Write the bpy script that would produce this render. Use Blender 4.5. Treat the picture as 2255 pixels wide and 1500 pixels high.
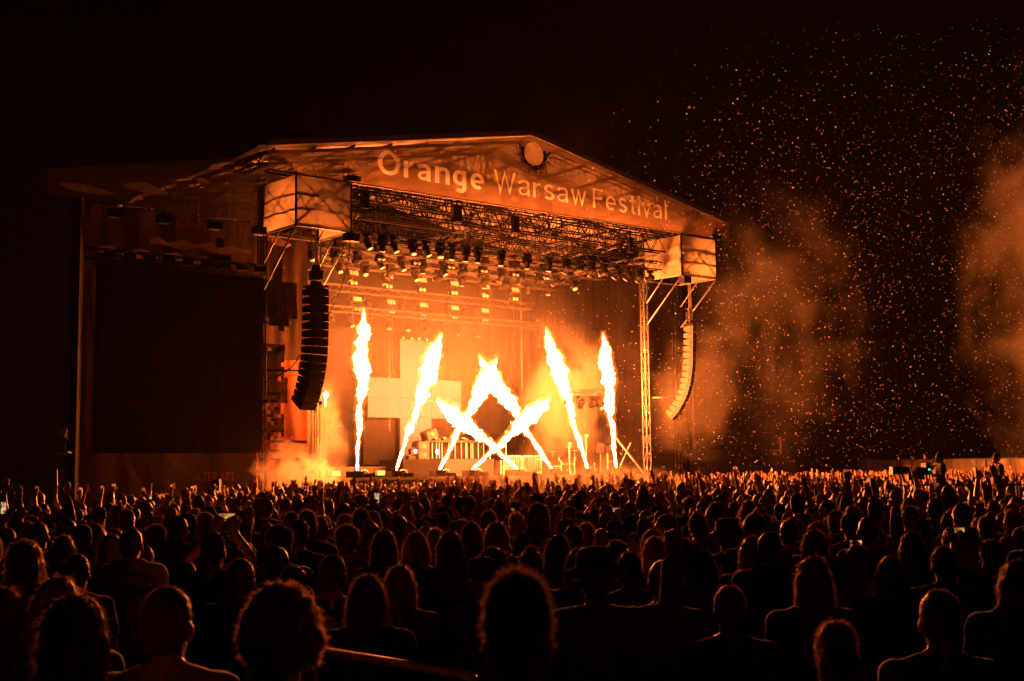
import bpy, math, random
import numpy as np
from mathutils import Vector, Matrix, noise as mnoise

random.seed(7); np.random.seed(7)
for o in list(bpy.data.objects): bpy.data.objects.remove(o)
SC = bpy.context.scene
COL = SC.collection
PI = math.pi

# ------------------------------------------------------------------ camera, world, exposure
CAMP = Vector((0, 0, 2.1)); FPX = 2837.5; PITCH = math.radians(5.8692); ROLL = math.radians(0.7014)
cd = bpy.data.cameras.new('camera'); cam = bpy.data.objects.new('camera', cd); COL.objects.link(cam)
cd.sensor_width = 36; cd.lens = FPX / 2255 * 36; cd.clip_start = .1; cd.clip_end = 2000
fw = Vector((0, math.cos(PITCH), math.sin(PITCH))); up0 = Vector((0, -math.sin(PITCH), math.cos(PITCH))); rt0 = Vector((1, 0, 0))
rt = rt0 * math.cos(ROLL) - up0 * math.sin(ROLL); upv = rt0 * math.sin(ROLL) + up0 * math.cos(ROLL)
R = Matrix((rt, upv, -fw)).transposed().to_4x4()
cam.matrix_world = Matrix.Translation(CAMP) @ R
cd.dof.use_dof = True; cd.dof.focus_distance = 45; cd.dof.aperture_fstop = 5.6
SC.camera = cam
def project(P):
    d = Vector(P) - CAMP; z = d.dot(fw)
    return (1127.5 + FPX * d.dot(rt) / z, 750 - FPX * d.dot(upv) / z, z)

wd = bpy.data.worlds.new('World'); SC.world = wd; wd.use_nodes = True
wn = wd.node_tree.nodes; wl = wd.node_tree.links; wn.clear()
sky = wn.new('ShaderNodeTexSky'); sky.sky_type = 'NISHITA'; sky.sun_disc = False
sky.sun_elevation = math.radians(-6); sky.sun_rotation = math.radians(200)
bg = wn.new('ShaderNodeBackground'); bg.inputs['Strength'].default_value = 0.02
wo = wn.new('ShaderNodeOutputWorld'); wl.new(sky.outputs[0], bg.inputs[0]); wl.new(bg.outputs[0], wo.inputs[0])

SC.view_settings.view_transform = 'Standard'; SC.view_settings.look = 'None'
SC.view_settings.exposure = 0.0; SC.view_settings.gamma = 1.0
SC.render.engine = 'CYCLES'
cy = SC.cycles
cy.use_denoising = True
try:
    cy.denoiser = 'OPENIMAGEDENOISE'; cy.denoising_input_passes = 'RGB_ALBEDO_NORMAL'
except Exception: pass
cy.max_bounces = 5; cy.diffuse_bounces = 2; cy.glossy_bounces = 2; cy.transmission_bounces = 3
cy.transparent_max_bounces = 12; cy.volume_bounces = 0
cy.volume_step_rate = 1.0; cy.volume_max_steps = 64
cy.sample_clamp_indirect = 4.0; cy.caustics_reflective = False; cy.caustics_refractive = False
cy.use_adaptive_sampling = True; cy.adaptive_threshold = 0.02
FLAME = 1100.0   # radiance of the burning gas

# ------------------------------------------------------------------ stage frame: u along the front, v to the back, h up
ANG = math.radians(39.79); ORG = Vector((-8.3554, 55.0, 0)); WID = 20.118
CA, SA = math.cos(ANG), math.sin(ANG)
def SP(u, v, h=0.): return Vector((ORG.x + CA*u - SA*v, ORG.y + SA*u + CA*v, h))

# ------------------------------------------------------------------ materials
def newmat(name):
    m = bpy.data.materials.new(name); m.use_nodes = True
    m.node_tree.nodes.clear()
    return m, m.node_tree.nodes, m.node_tree.links
def pbr(name, col, rough=.6, metal=0., var=.25, scale=6., bump=0., spec=.5, sheen=0., detail=4, randv=0., bscale=None):
    m, n, l = newmat(name)
    out = n.new('ShaderNodeOutputMaterial'); b = n.new('ShaderNodeBsdfPrincipled'); l.new(b.outputs[0], out.inputs[0])
    tc = n.new('ShaderNodeTexCoord'); nz = n.new('ShaderNodeTexNoise'); nz.inputs['Scale'].default_value = scale
    nz.inputs['Detail'].default_value = detail; l.new(tc.outputs['Object'], nz.inputs['Vector'])
    mr = n.new('ShaderNodeMapRange'); mr.inputs[1].default_value = .3; mr.inputs[2].default_value = .7
    mr.inputs[3].default_value = 1 - var; mr.inputs[4].default_value = 1 + var; l.new(nz.outputs[0], mr.inputs[0])
    mx = n.new('ShaderNodeVectorMath'); mx.operation = 'SCALE'; mx.inputs[0].default_value = col[:3]
    l.new(mr.outputs[0], mx.inputs['Scale'])
    last = mx.outputs[0]
    if randv:
        oi = n.new('ShaderNodeObjectInfo'); cr = n.new('ShaderNodeValToRGB'); cr.color_ramp.interpolation = 'CONSTANT'
        els = cr.color_ramp.elements
        while len(els) < len(randv): els.new(.5)
        for i, c in enumerate(randv): els[i].position = i / len(randv); els[i].color = (*c, 1)
        l.new(oi.outputs['Random'], cr.inputs[0])
        sc = n.new('ShaderNodeVectorMath'); sc.operation = 'SCALE'; l.new(cr.outputs[0], sc.inputs[0]); l.new(mr.outputs[0], sc.inputs['Scale'])
        last = sc.outputs[0]
    l.new(last, b.inputs['Base Color'])
    b.inputs['Roughness'].default_value = rough; b.inputs['Metallic'].default_value = metal
    b.inputs['Specular IOR Level'].default_value = spec
    if sheen: b.inputs['Sheen Weight'].default_value = sheen; b.inputs['Sheen Roughness'].default_value = .4
    if bump:
        nb = n.new('ShaderNodeTexNoise'); nb.inputs['Scale'].default_value = bscale or scale*4; nb.inputs['Detail'].default_value = 5
        l.new(tc.outputs['Object'], nb.inputs['Vector'])
        bp = n.new('ShaderNodeBump'); bp.inputs['Strength'].default_value = bump; bp.inputs['Distance'].default_value = .02
        l.new(nb.outputs[0], bp.inputs['Height']); l.new(bp.outputs[0], b.inputs['Normal'])
    return m
def cloth(name, col, see=.0, trans=.6, scale=1.5, var=.2, bump=.4, bscale=1.2, streak=(1, 1, 1)):
    """thin printed fabric: partly diffuse, partly translucent, a little see-through mesh"""
    m, n, l = newmat(name)
    out = n.new('ShaderNodeOutputMaterial'); tc = n.new('ShaderNodeTexCoord')
    nz = n.new('ShaderNodeTexNoise'); nz.inputs['Scale'].default_value = scale; nz.inputs['Detail'].default_value = 5
    mp = n.new('ShaderNodeMapping'); mp.inputs['Scale'].default_value = streak
    l.new(tc.outputs['Object'], mp.inputs[0]); l.new(mp.outputs[0], nz.inputs['Vector'])
    mr = n.new('ShaderNodeMapRange'); mr.inputs[1].default_value = .3; mr.inputs[2].default_value = .7
    mr.inputs[3].default_value = 1 - var; mr.inputs[4].default_value = 1 + var; l.new(nz.outputs[0], mr.inputs[0])
    mx = n.new('ShaderNodeVectorMath'); mx.operation = 'SCALE'; mx.inputs[0].default_value = col[:3]; l.new(mr.outputs[0], mx.inputs['Scale'])
    d = n.new('ShaderNodeBsdfDiffuse'); t = n.new('ShaderNodeBsdfTranslucent'); l.new(mx.outputs[0], d.inputs[0]); l.new(mx.outputs[0], t.inputs[0])
    wv = n.new('ShaderNodeTexNoise'); wv.inputs['Scale'].default_value = bscale; wv.inputs['Detail'].default_value = 3; wv.inputs['Distortion'].default_value = 1.2
    l.new(mp.outputs[0], wv.inputs['Vector'])
    bp = n.new('ShaderNodeBump'); bp.inputs['Strength'].default_value = bump; bp.inputs['Distance'].default_value = .3
    l.new(wv.outputs[0], bp.inputs['Height']); l.new(bp.outputs[0], d.inputs['Normal']); l.new(bp.outputs[0], t.inputs['Normal'])
    ms = n.new('ShaderNodeMixShader'); ms.inputs[0].default_value = trans; l.new(d.outputs[0], ms.inputs[1]); l.new(t.outputs[0], ms.inputs[2])
    last = ms.outputs[0]
    if see:
        tr = n.new('ShaderNodeBsdfTransparent'); m2 = n.new('ShaderNodeMixShader'); m2.inputs[0].default_value = see
        l.new(last, m2.inputs[1]); l.new(tr.outputs[0], m2.inputs[2]); last = m2.outputs[0]
    l.new(last, out.inputs[0])
    return m
def glow(name, col, strength):
    m, n, l = newmat(name); out = n.new('ShaderNodeOutputMaterial'); e = n.new('ShaderNodeEmission')
    e.inputs[0].default_value = (*col, 1); e.inputs[1].default_value = strength; l.new(e.outputs[0], out.inputs[0]); return m
def hairmat(name, col):
    m, n, l = newmat(name); out = n.new('ShaderNodeOutputMaterial')
    oi = n.new('ShaderNodeObjectInfo'); mr = n.new('ShaderNodeMapRange'); mr.inputs[3].default_value = .5; mr.inputs[4].default_value = 1.6
    l.new(oi.outputs['Random'], mr.inputs[0]); mx = n.new('ShaderNodeVectorMath'); mx.operation = 'SCALE'; mx.inputs[0].default_value = col
    l.new(mr.outputs[0], mx.inputs['Scale'])
    b = n.new('ShaderNodeBsdfPrincipled'); l.new(mx.outputs[0], b.inputs['Base Color']); b.inputs['Roughness'].default_value = .45
    tc = n.new('ShaderNodeTexCoord'); mp = n.new('ShaderNodeMapping'); mp.inputs['Scale'].default_value = (120, 120, 9)
    nz = n.new('ShaderNodeTexNoise'); nz.inputs['Scale'].default_value = 1; nz.inputs['Detail'].default_value = 3
    l.new(tc.outputs['Object'], mp.inputs[0]); l.new(mp.outputs[0], nz.inputs['Vector'])
    bp = n.new('ShaderNodeBump'); bp.inputs['Strength'].default_value = .7; bp.inputs['Distance'].default_value = .01
    l.new(nz.outputs[0], bp.inputs['Height']); l.new(bp.outputs[0], b.inputs['Normal'])
    t = n.new('ShaderNodeBsdfTranslucent'); l.new(mx.outputs[0], t.inputs[0])
    ms = n.new('ShaderNodeMixShader'); ms.inputs[0].default_value = .38; l.new(b.outputs[0], ms.inputs[1]); l.new(t.outputs[0], ms.inputs[2])
    l.new(ms.outputs[0], out.inputs[0]); return m

M = {}
M['ground'] = pbr('trampled_grass', (.035, .04, .02), .9, scale=.6, var=.5, bump=.6)
M['steel'] = pbr('galvanised_steel', (.12, .12, .12), .5, .0, scale=9, var=.3, spec=.4)
M['alu'] = pbr('truss_aluminium', (.035, .035, .035), .6, .0, scale=9, var=.3, spec=.15)
M['darksteel'] = pbr('black_truss', (.007, .007, .007), .7, .0, scale=9, spec=.06)
M['black'] = pbr('black_plastic', (.008, .008, .008), .6, scale=12, spec=.15)
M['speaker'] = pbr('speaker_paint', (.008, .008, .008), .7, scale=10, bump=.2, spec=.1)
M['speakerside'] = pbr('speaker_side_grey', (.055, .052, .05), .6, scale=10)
M['label'] = pbr('dark_marking', (.02, .02, .02), .6)
M['drape'] = pbr('stage_drape', (.0035, .003, .003), 1., scale=.5, var=.4, bump=.1, spec=.0)
M['deck'] = pbr('stage_ply', (.02, .017, .014), .7, scale=3, var=.4, bump=.2, spec=.15)
M['skirt'] = cloth('deck_skirt', (.12, .10, .08), 0, .35, scale=1.1, var=.45, bump=.9, bscale=1.3)
M['roof'] = cloth('roof_membrane', (.24, .22, .19), 0, .15, scale=.8, var=.35, bump=.6, bscale=.5)
M['roofcap'] = pbr('roof_edge', (.10, .08, .06), .7, scale=2)
M['banner'] = cloth('banner_mesh', (.15, .105, .062), .12, .74, scale=.3, var=.18, bump=.12, bscale=.4, streak=(.5, 1, 1.6))
M['letter'] = cloth('banner_print_pale', (.62, .60, .56), .08, .82, scale=.6, var=.06, bump=.1, bscale=.6)
M['leaf'] = cloth('banner_print_leaf', (.075, .052, .03), .25, .6)
M['box'] = cloth('bay_fabric_dim', (.19, .165, .13), .12, .68, scale=.7, var=.18, bump=.15, bscale=.7)  # left bay: the fabric darkened, its weaker light put into the colour
M['boxright'] = cloth('bay_fabric_lit', (.42, .37, .29), .05, .66, scale=.7, var=.18, bump=.15, bscale=.7)  # same fabric paler: stronger light on the right bay painted in
M['boxstripe'] = cloth('bay_fabric_pale', (.5, .47, .42), .05, .72, scale=.7, var=.15, bump=.9, bscale=.7)
M['fascia'] = cloth('wing_fascia', (.13, .10, .07), .12, .5, scale=.5, var=.15, bump=.1)
M['fasciacloud'] = cloth('wing_fascia_cloud', (.5, .38, .29), .12, .5, scale=2, var=.15, bump=.1)
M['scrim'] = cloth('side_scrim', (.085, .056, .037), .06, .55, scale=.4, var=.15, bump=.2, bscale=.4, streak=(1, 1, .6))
M['scrimlit'] = cloth('side_scrim_firelit', (.30, .115, .055), .05, .6, scale=.5, var=.15, bump=.3, bscale=.6, streak=(1, 1, .5))  # brighter, redder scrim: firelight coming through is put into the colour
M['printdark'] = cloth('scrim_print_dark', (.07, .05, .04), .03, .5, scale=3, var=.3)
M['printgreen'] = cloth('scrim_print_olive', (.15, .12, .05), .03, .5, scale=3, var=.4)
M['printpink'] = cloth('scrim_print_pink', (.40, .13, .08), .03, .55, scale=3, var=.2)
M['printpale'] = cloth('scrim_print_pale', (.32, .21, .14), .03, .5, scale=3, var=.2)
M['screenoff'] = pbr('led_panel_off', (.010, .009, .009), .55, scale=30, var=.2, spec=.15)
M['backled'] = pbr('led_panel_grey', (.009, .0085, .008), .8, scale=14, var=.12, spec=.0)
M['crossled'] = pbr('led_panel_pale', (.034, .036, .070), .8, scale=8, var=.06, spec=.0)
M['crossblack'] = pbr('panel_black', (.006, .0055, .005), .9, scale=6, var=.3, spec=.0)
M['riser'] = pbr('riser_front', (.020, .019, .022), .9, scale=3, var=.15, spec=.05)
M['whitepanel'] = pbr('strobe_face', (.24, .235, .23), .6, var=.05, spec=.2)
M['lens'] = pbr('lens_glass', (.28, .27, .26), .3, var=.05, spec=.4)
M['fixture'] = pbr('fixture_black', (.006, .006, .006), .6, scale=12, spec=.08)
M['case'] = pbr('flight_case', (.012, .011, .010), .7, scale=5, var=.4, spec=.1)
M['fence'] = cloth('fence_cover', (.85, .75, .62), .05, .2, scale=1.2, var=.5, bump=1., bscale=1.5, streak=(1, 1, .3))
M['tube'] = glow('lit_tube', (1, .42, .10), 3.0)
M['ledblue'] = glow('violet_spot', (.5, .3, 1.), 1.5)
M['lampwhite'] = glow('white_lamp', (.9, .8, 1.), 6.0)
M['green'] = glow('green_indicator', (.1, 1, .6), 1.2)
M['paper'] = cloth('paper_confetti', (.75, .72, .68), 0, .5, bump=0)
M['brightrail'] = pbr('lit_bright_rail', (.75, .72, .68), .5, .0, scale=30, var=.3)  # paler copy of the barrier rail, its lit brightness put into the colour
M['rail'] = pbr('barrier_rail', (.4, .39, .37), .45, .3, scale=20, var=.2)

# flames: a burning core that radiates, in a thin glowing sheath
def flame_mats():
    m, n, l = newmat('flame_core'); out = n.new('ShaderNodeOutputMaterial'); e = n.new('ShaderNodeEmission')
    e.inputs[0].default_value = (1, .180, .028, 1)
    tc = n.new('ShaderNodeTexCoord'); nz = n.new('ShaderNodeTexNoise'); nz.inputs['Scale'].default_value = 2.2; nz.inputs['Detail'].default_value = 6
    l.new(tc.outputs['Object'], nz.inputs['Vector'])
    mr = n.new('ShaderNodeMapRange'); mr.inputs[1].default_value = .25; mr.inputs[2].default_value = .62
    mr.inputs[3].default_value = FLAME*.35; mr.inputs[4].default_value = FLAME*1.15
    l.new(nz.outputs[0], mr.inputs[0]); l.new(mr.outputs[0], e.inputs[1]); l.new(e.outputs[0], out.inputs[0])
    s, n, l = newmat('flame_sheath'); out = n.new('ShaderNodeOutputMaterial')
    e = n.new('ShaderNodeEmission'); e.inputs[0].default_value = (1, .20, .02, 1); e.inputs[1].default_value = 34.0
    l.new(e.outputs[0], out.inputs['Volume'])
    return m, s
M['flame'], M['sheath'] = flame_mats()
m_, n_, l_ = newmat('flame_outer_glow'); o_ = n_.new('ShaderNodeOutputMaterial'); e_ = n_.new('ShaderNodeEmission'); e_.inputs[0].default_value = (1, .17, .015, 1); e_.inputs[1].default_value = 1.6; l_.new(e_.outputs[0], o_.inputs['Volume']); M['outerglow'] = m_

SKIN = [(.45, .27, .19), (.5, .32, .24), (.38, .22, .15), (.28, .15, .09), (.48, .3, .2)]
SHIRT = [(.03, .03, .035), (.05, .05, .05), (.12, .11, .1), (.02, .025, .04), (.3, .28, .26), (.08, .04, .03), (.035, .05, .035), (.16, .15, .18), (.04, .04, .04), (.5, .47, .43)]
M['skin'] = pbr('skin', (.45, .27, .19), .5, var=.1, randv=SKIN, spec=.4)
M['shirt'] = pbr('dark_clothing', (.05, .05, .05), .85, var=.25, scale=18, randv=SHIRT, sheen=.35, bump=.35, bscale=14)
M['jacket'] = pbr('denim_jacket', (.13, .12, .11), .9, var=.35, scale=14, sheen=.3, bump=.5, bscale=12)
M['pants'] = pbr('dark_trousers', (.03, .032, .045), .9, var=.2, scale=20)
M['hairdark'] = hairmat('dark_hair', (.22, .14, .10)); M['hairbrown'] = hairmat('brown_hair', (.28, .18, .12)); M['hairblond'] = hairmat('blond_hair', (.42, .30, .19))
M['hat'] = pbr('straw_felt_hat', (.22, .16, .10), .9, var=.3, scale=30, bump=.4)
M['cap'] = pbr('cap_cloth', (.05, .05, .06), .9, var=.2, scale=30)

# ------------------------------------------------------------------ mesh helpers
class MB:
    def __init__(s): s.v = []; s.f = []; s.mi = []; s.m = 0
    def add(s, vs, fs):
        b = len(s.v); s.v += [tuple(x) for x in vs]; s.f += [tuple(i + b for i in q) for q in fs]; s.mi += [s.m]*len(fs)
    def box(s, x0, x1, y0, y1, z0, z1, rot=None, c=None):
        vs = [Vector((x, y, z)) for z in (z0, z1) for y in (y0, y1) for x in (x0, x1)]
        if rot is not None:
            c = Vector(c) if c is not None else Vector(((x0+x1)/2, (y0+y1)/2, (z0+z1)/2))
            vs = [c + rot @ (p - c) for p in vs]
        s.add(vs, [(0, 2, 3, 1), (4, 5, 7, 6), (0, 1, 5, 4), (2, 6, 7, 3), (0, 4, 6, 2), (1, 3, 7, 5)])
    def bar(s, p, q, r, n=5, r2=None):
        p = Vector(p); q = Vector(q); d = q - p
        if d.length < 1e-6: return
        r2 = r if r2 is None else r2
        a = d.normalized().orthogonal().normalized(); b = d.normalized().cross(a)
        vs = []
        for c, rr in ((p, r), (q, r2)):
            for i in range(n):
                t = 2*PI*i/n; vs.append(c + (a*math.cos(t) + b*math.sin(t))*rr)
        fs = [(i, (i+1) % n, n+(i+1) % n, n+i) for i in range(n)] + [tuple(range(n))[::-1], tuple(range(n, 2*n))]
        s.add(vs, fs)
    def path(s, pts, r, n=5):
        for a, b in zip(pts, pts[1:]): s.bar(a, b, r, n)
    def lathe(s, prof, c=(0, 0, 0), n=16, rot=None):
        c = Vector(c); vs = []; fs = []
        for (r, z) in prof:
            for i in range(n):
                t = 2*PI*i/n; p = Vector((r*math.cos(t), r*math.sin(t), z))
                if rot is not None: p = rot @ p
                vs.append(c + p)
        k = len(prof)
        for j in range(k-1):
            for i in range(n): fs.append((j*n+i, j*n+(i+1) % n, (j+1)*n+(i+1) % n, (j+1)*n+i))
        fs.append(tuple(range(n))[::-1]); fs.append(tuple(range((k-1)*n, k*n)))
        s.add(vs, fs)
    def ell(s, c, r, nu=14, nv=10, rot=None):
        c = Vector(c); vs = []; fs = []
        vs.append(Vector((0, 0, -r[2])))
        for j in range(1, nv):
            ph = -PI/2 + PI*j/nv
            for i in range(nu):
                t = 2*PI*i/nu; vs.append(Vector((r[0]*math.cos(ph)*math.cos(t), r[1]*math.cos(ph)*math.sin(t), r[2]*math.sin(ph))))
        vs.append(Vector((0, 0, r[2])))
        if rot is not None: vs = [rot @ p for p in vs]
        vs = [c + p for p in vs]
        for i in range(nu): fs.append((0, 1+(i+1) % nu, 1+i))
        for j in range(nv-2):
            for i in range(nu):
                a = 1+j*nu+i; b = 1+j*nu+(i+1) % nu; fs.append((a, b, b+nu, a+nu))
        L = len(vs)-1
        for i in range(nu): fs.append((L, 1+(nv-2)*nu+i, 1+(nv-2)*nu+(i+1) % nu))
        s.add(vs, fs)
    def rcone(s, p, q, r1, r2, n=9):
        p = Vector(p); q = Vector(q); d = q-p; L = d.length; z = d.normalized() if L > 1e-6 else Vector((0, 0, 1))
        a = z.orthogonal().normalized(); b = z.cross(a); prof = []
        for k in range(4): t = PI/2*k/4; prof.append((-math.cos(t)*r1, math.sin(t)*r1))
        prof[0] = (-r1, r1*.12); prof.append((0, r1)); prof.append((L, r2))
        for k in range(1, 5): t = PI/2*k/4; prof.append((L+math.sin(t)*r2, max(math.cos(t), .12)*r2))
        vs = []; fs = []
        for (h, rr) in prof:
            for i in range(n):
                t = 2*PI*i/n; vs.append(p + z*h + (a*math.cos(t)+b*math.sin(t))*rr)
        k = len(prof)
        for j in range(k-1):
            for i in range(n): fs.append((j*n+i, j*n+(i+1) % n, (j+1)*n+(i+1) % n, (j+1)*n+i))
        fs.append(tuple(range(n))[::-1]); fs.append(tuple(range((k-1)*n, k*n)))
        s.add(vs, fs)
    def truss(s, p, q, w, panel=.6, r=.025, rb=.012, upd=Vector((0, 0, 1)), n=5, h=None):
        """box truss from p to q, w wide, h high: four chords and zigzag lacing"""
        p = Vector(p); q = Vector(q); d = (q-p); L = d.length; z = d.normalized(); a = z.cross(upd).normalized(); b = a.cross(z); h = h or w
        cs = [a*w/2+b*h/2, -a*w/2+b*h/2, -a*w/2-b*h/2, a*w/2-b*h/2]
        for c in cs: s.bar(p+c, q+c, r, n)
        k = max(1, round(L/panel))
        for f in range(4):
            c1, c2 = cs[f], cs[(f+1) % 4]
            for i in range(k):
                e1 = p+z*(L*i/k); e2 = p+z*(L*(i+1)/k)
                if i % 2: s.bar(e1+c1, e2+c2, rb, 4)
                else: s.bar(e1+c2, e2+c1, rb, 4)
        for i in (0, k):
            e = p+z*(L*i/k)
            for f in range(4): s.bar(e+cs[f], e+cs[(f+1) % 4], rb, 4)
    def mesh(s, name, mats, off=(0, 0, 0), smooth=False):
        me = bpy.data.meshes.new(name); o = Vector(off)
        me.from_pydata([tuple(Vector(p)-o) for p in s.v], [], s.f)
        for m in (mats if isinstance(mats, (list, tuple)) else [mats]): me.materials.append(m)
        if s.m or any(s.mi): me.polygons.foreach_set('material_index', s.mi)
        if smooth: me.polygons.foreach_set('use_smooth', [True]*len(me.polygons))
        me.update(); return me

def link(name, data, parent=None):
    o = bpy.data.objects.new(name, data); COL.objects.link(o)
    if parent is not None: o.parent = parent
    return o
def tag(o, label, cat, group=None):
    o['label'] = label; o['category'] = cat
    if group: o['group'] = group
    return o
def setting(o): o['kind'] = 'structure'; return o
def stuff(o, label=None, cat=None):
    o['kind'] = 'stuff'
    if label: o['label'] = label
    if cat: o['category'] = cat
    return o
class Thing:
    """an Empty at the thing's base in the stage frame; parts are given in stage coordinates"""
    def __init__(s, name, label, cat, base=(0, 0, 0), group=None, world=False, rot=None):
        s.e = bpy.data.objects.new(name, None); COL.objects.link(s.e); s.e.empty_display_size = .3
        s.base = Vector(base)
        s.e.location = Vector(base) if world else SP(*base)
        s.e.rotation_euler = (0, 0, (0 if world else ANG) if rot is None else rot)
        tag(s.e, label, cat, group)
    def part(s, name, mb, mat, smooth=False, parent=None, label=None):
        o = link(name, mb.mesh(name, mat, s.base if parent is None or True else (0, 0, 0), smooth), parent or s.e)
        if label: o['label'] = label
        return o
def dup(root, loc=None, rotz=None, label=None, scale=None):
    r = root.copy(); COL.objects.link(r)
    if loc is not None: r.location = loc
    if rotz is not None: r.rotation_euler = (0, 0, rotz)
    if scale is not None: r.scale = scale
    if label: r['label'] = label
    for ch in list(root.children):
        c = ch.copy(); COL.objects.link(c); c.parent = r
        for g in ch.children:
            d = g.copy(); COL.objects.link(d); d.parent = c
    return r
ORD = ['first', 'second', 'third', 'fourth', 'fifth', 'sixth', 'seventh', 'eighth', 'ninth', 'tenth', 'eleventh', 'twelfth', 'thirteenth', 'fourteenth', 'fifteenth', 'sixteenth',
       'seventeenth', 'eighteenth', 'nineteenth', 'twentieth', 'twenty-first', 'twenty-second']

# ------------------------------------------------------------------ ground
mb = MB(); mb.box(-300, 300, -60, 600, -.5, 0); setting(link('ground', mb.mesh('ground', M['ground'])))

# ------------------------------------------------------------------ stage deck
DH = 1.95
t = Thing('stage', 'long low concert stage deck with pale edge and fabric skirt below the flames', 'stage', (10, 6, 0))
mb = MB(); mb.box(-1.2, 21.3, .0, 13, DH-.12, DH); t.part('deck', mb, M['deck'])
mb = MB(); mb.box(-1.2, 21.3, -.04, .0, DH-.1, DH+.03); t.part('edge_strip', mb, M['rail'])
mb = MB(); N = 150
for i in range(N+1):
    u = -1.2+22.5*i/N; d = .05*math.sin(i*1.3)+.04*math.sin(i*.47+1)
    mb.v += [(u, .12+d*.3, DH-.12), (u, .12+d, .02)]
mb.f = [(2*i, 2*i+1, 2*i+3, 2*i+2) for i in range(N)]; mb.mi = [0]*N
t.part('skirt', mb, M['skirt'], True)
mb = MB()
for i in range(12):
    for j in range(5): mb.box(-1+i*2, -.9+i*2, .5+j*3, .6+j*3, 0, DH-.12)
t.part('support_legs', mb, M['steel'])['kind'] = 'stuff'

# drapes round the stage
for nm, a, b, lab in (('back_drape', (-.8, 12.2), (21, 12.2), 'dark drape hanging across the back of the stage'),
                      ('side_drape', (20.9, .9), (20.9, 12.1), 'dark side drape behind the right front tower')):
    mb = MB(); N = 90; A = Vector((*a, 0)); B = Vector((*b, 0)); d = (B-A).normalized(); nn = Vector((-d.y, d.x, 0))
    for i in range(N+1):
        p = A.lerp(B, i/N)+nn*(.03*math.sin(i*1.3)+.03*math.sin(i*.5)); mb.v += [(p.x, p.y, DH), (p.x, p.y, 13.2)]
    mb.f = [(2*i, 2*i+1, 2*i+3, 2*i+2) for i in range(N)]; mb.mi = [0]*N
    mid = (A+B)/2; o = link(nm, mb.mesh(nm, M['drape'], mid, True)); o.location = SP(mid.x, mid.y, 0); o.rotation_euler.z = ANG
    tag(o, lab, 'stage curtain')

# ------------------------------------------------------------------ roof
UL, UR, UM = -3.93, 23.95, 10.0
def roofh(u): return 17.96-(abs(u-UM)/13.95)*(17.96-15.3)
t = Thing('stage_roof', 'wide gabled fabric roof over the stage with steel trusses below it', 'stage roof', (10, 5, 0))
for a, b in ((UL-.3, UM), (UM, UR+.3)):
    mb = MB(); N, K = 30, 16
    for i in range(N+1):
        for j in range(K+1):
            u = a+(b-a)*i/N; v = -2.5+15.5*j/K
            sag = -.12*abs(math.sin(j*PI/4))
            mb.v.append((u, v, roofh(u)+sag))
    for i in range(N):
        for j in range(K): mb.f.append((i*(K+1)+j, (i+1)*(K+1)+j, (i+1)*(K+1)+j+1, i*(K+1)+j+1)); mb.mi.append(0)
    t.part('membrane', mb, M['roof'], True)
for a, b in ((UL, UM), (UM, UR)):
    mb = MB(); r0, r1 = roofh(a), roofh(b)
    mb.add([(a, -2.75, r0-.06), (b, -2.75, r1-.06), (b, -2.6, r1-.06), (a, -2.6, r0-.06), (a, -2.75, r0+.16), (b, -2.75, r1+.16), (b, -2.6, r1+.16), (a, -2.6, r0+.16)],
           [(0, 3, 2, 1), (4, 5, 6, 7), (0, 1, 5, 4), (1, 2, 6, 5), (2, 3, 7, 6), (3, 0, 4, 7)])
    t.part('edge_board', mb, M['roofcap'])
for k, v in enumerate((-2.1, .6, 3.8, 7.0, 10.2)):
    mb = MB(); n = 22; pts = [UL+.3+(UR-UL-.6)*i/n for i in range(n+1)]
    for dv in (-.2, .2):
        for i in range(n):
            a, b = pts[i], pts[i+1]
            mb.bar((a, v+dv, roofh(a)-.25), (b, v+dv, roofh(b)-.25), .04)
            mb.bar((a, v+dv, 14.35), (b, v+dv, 14.35), .04)
            if i % 2: mb.bar((a, v+dv, roofh(a)-.25), (b, v+dv, 14.35), .025, 4)
            else: mb.bar((a, v+dv, 14.35), (b, v+dv, roofh(b)-.25), .025, 4)
            mb.bar((b, v+dv, roofh(b)-.25), (b, v+dv, 14.35), .02, 4)
            h2 = 14.35+(roofh((a+b)/2)-14.35)*.5
            mb.bar((a, v+dv, 14.35+(roofh(a)-14.35)*.5), (b, v+dv, 14.35+(roofh(b)-14.35)*.5), .018, 4)
    for i in range(n+1): mb.bar((pts[i], v-.2, roofh(pts[i])-.25), (pts[i], v+.2, roofh(pts[i])-.25), .02, 4); mb.bar((pts[i], v-.2, 14.35), (pts[i], v+.2, 14.35), .02, 4)
    t.part('gable_truss', mb, M['darksteel'])
for k in range(15):
    u = UL+.5+k*(UR-UL-1)/14; mb = MB(); mb.bar((u, -2.3, roofh(u)-.14), (u, 12.8, roofh(u)-.14), .05, 6)
    mb.bar((u, -2.3, roofh(u)-.5), (u, 12.8, roofh(u)-.5), .02, 5)
    for j in range(20): mb.bar((u, -2.3+j*.75, roofh(u)-(.14 if j % 2 else .5)), (u, -1.55+j*.75, roofh(u)-(.5 if j % 2 else .14)), .015, 4)
    t.part('purlin', mb, M['darksteel'])
for u in (UL+.1, UR-.1):
    mb = MB(); mb.truss((u, -2.2, 14.85), (u, 12.8, 14.85), .35, .8, .03, .016, h=.4); t.part('eaves_truss', mb, M['darksteel'])
for u in (-.6, 20.7):  # bracing under the low ends
    mb = MB()
    for v in (-2.1, .6, 3.8, 7.0):
        mb.bar((u, v, 14.3), (u-1.6 if u < 5 else u+1.6, v+3.2, 15.2), .03); mb.bar((u, v+3.2, 14.3), (u-1.6 if u < 5 else u+1.6, v, 15.2), .03)
    t.part('sway_braces', mb, M['steel'])['kind'] = 'stuff'

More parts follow.
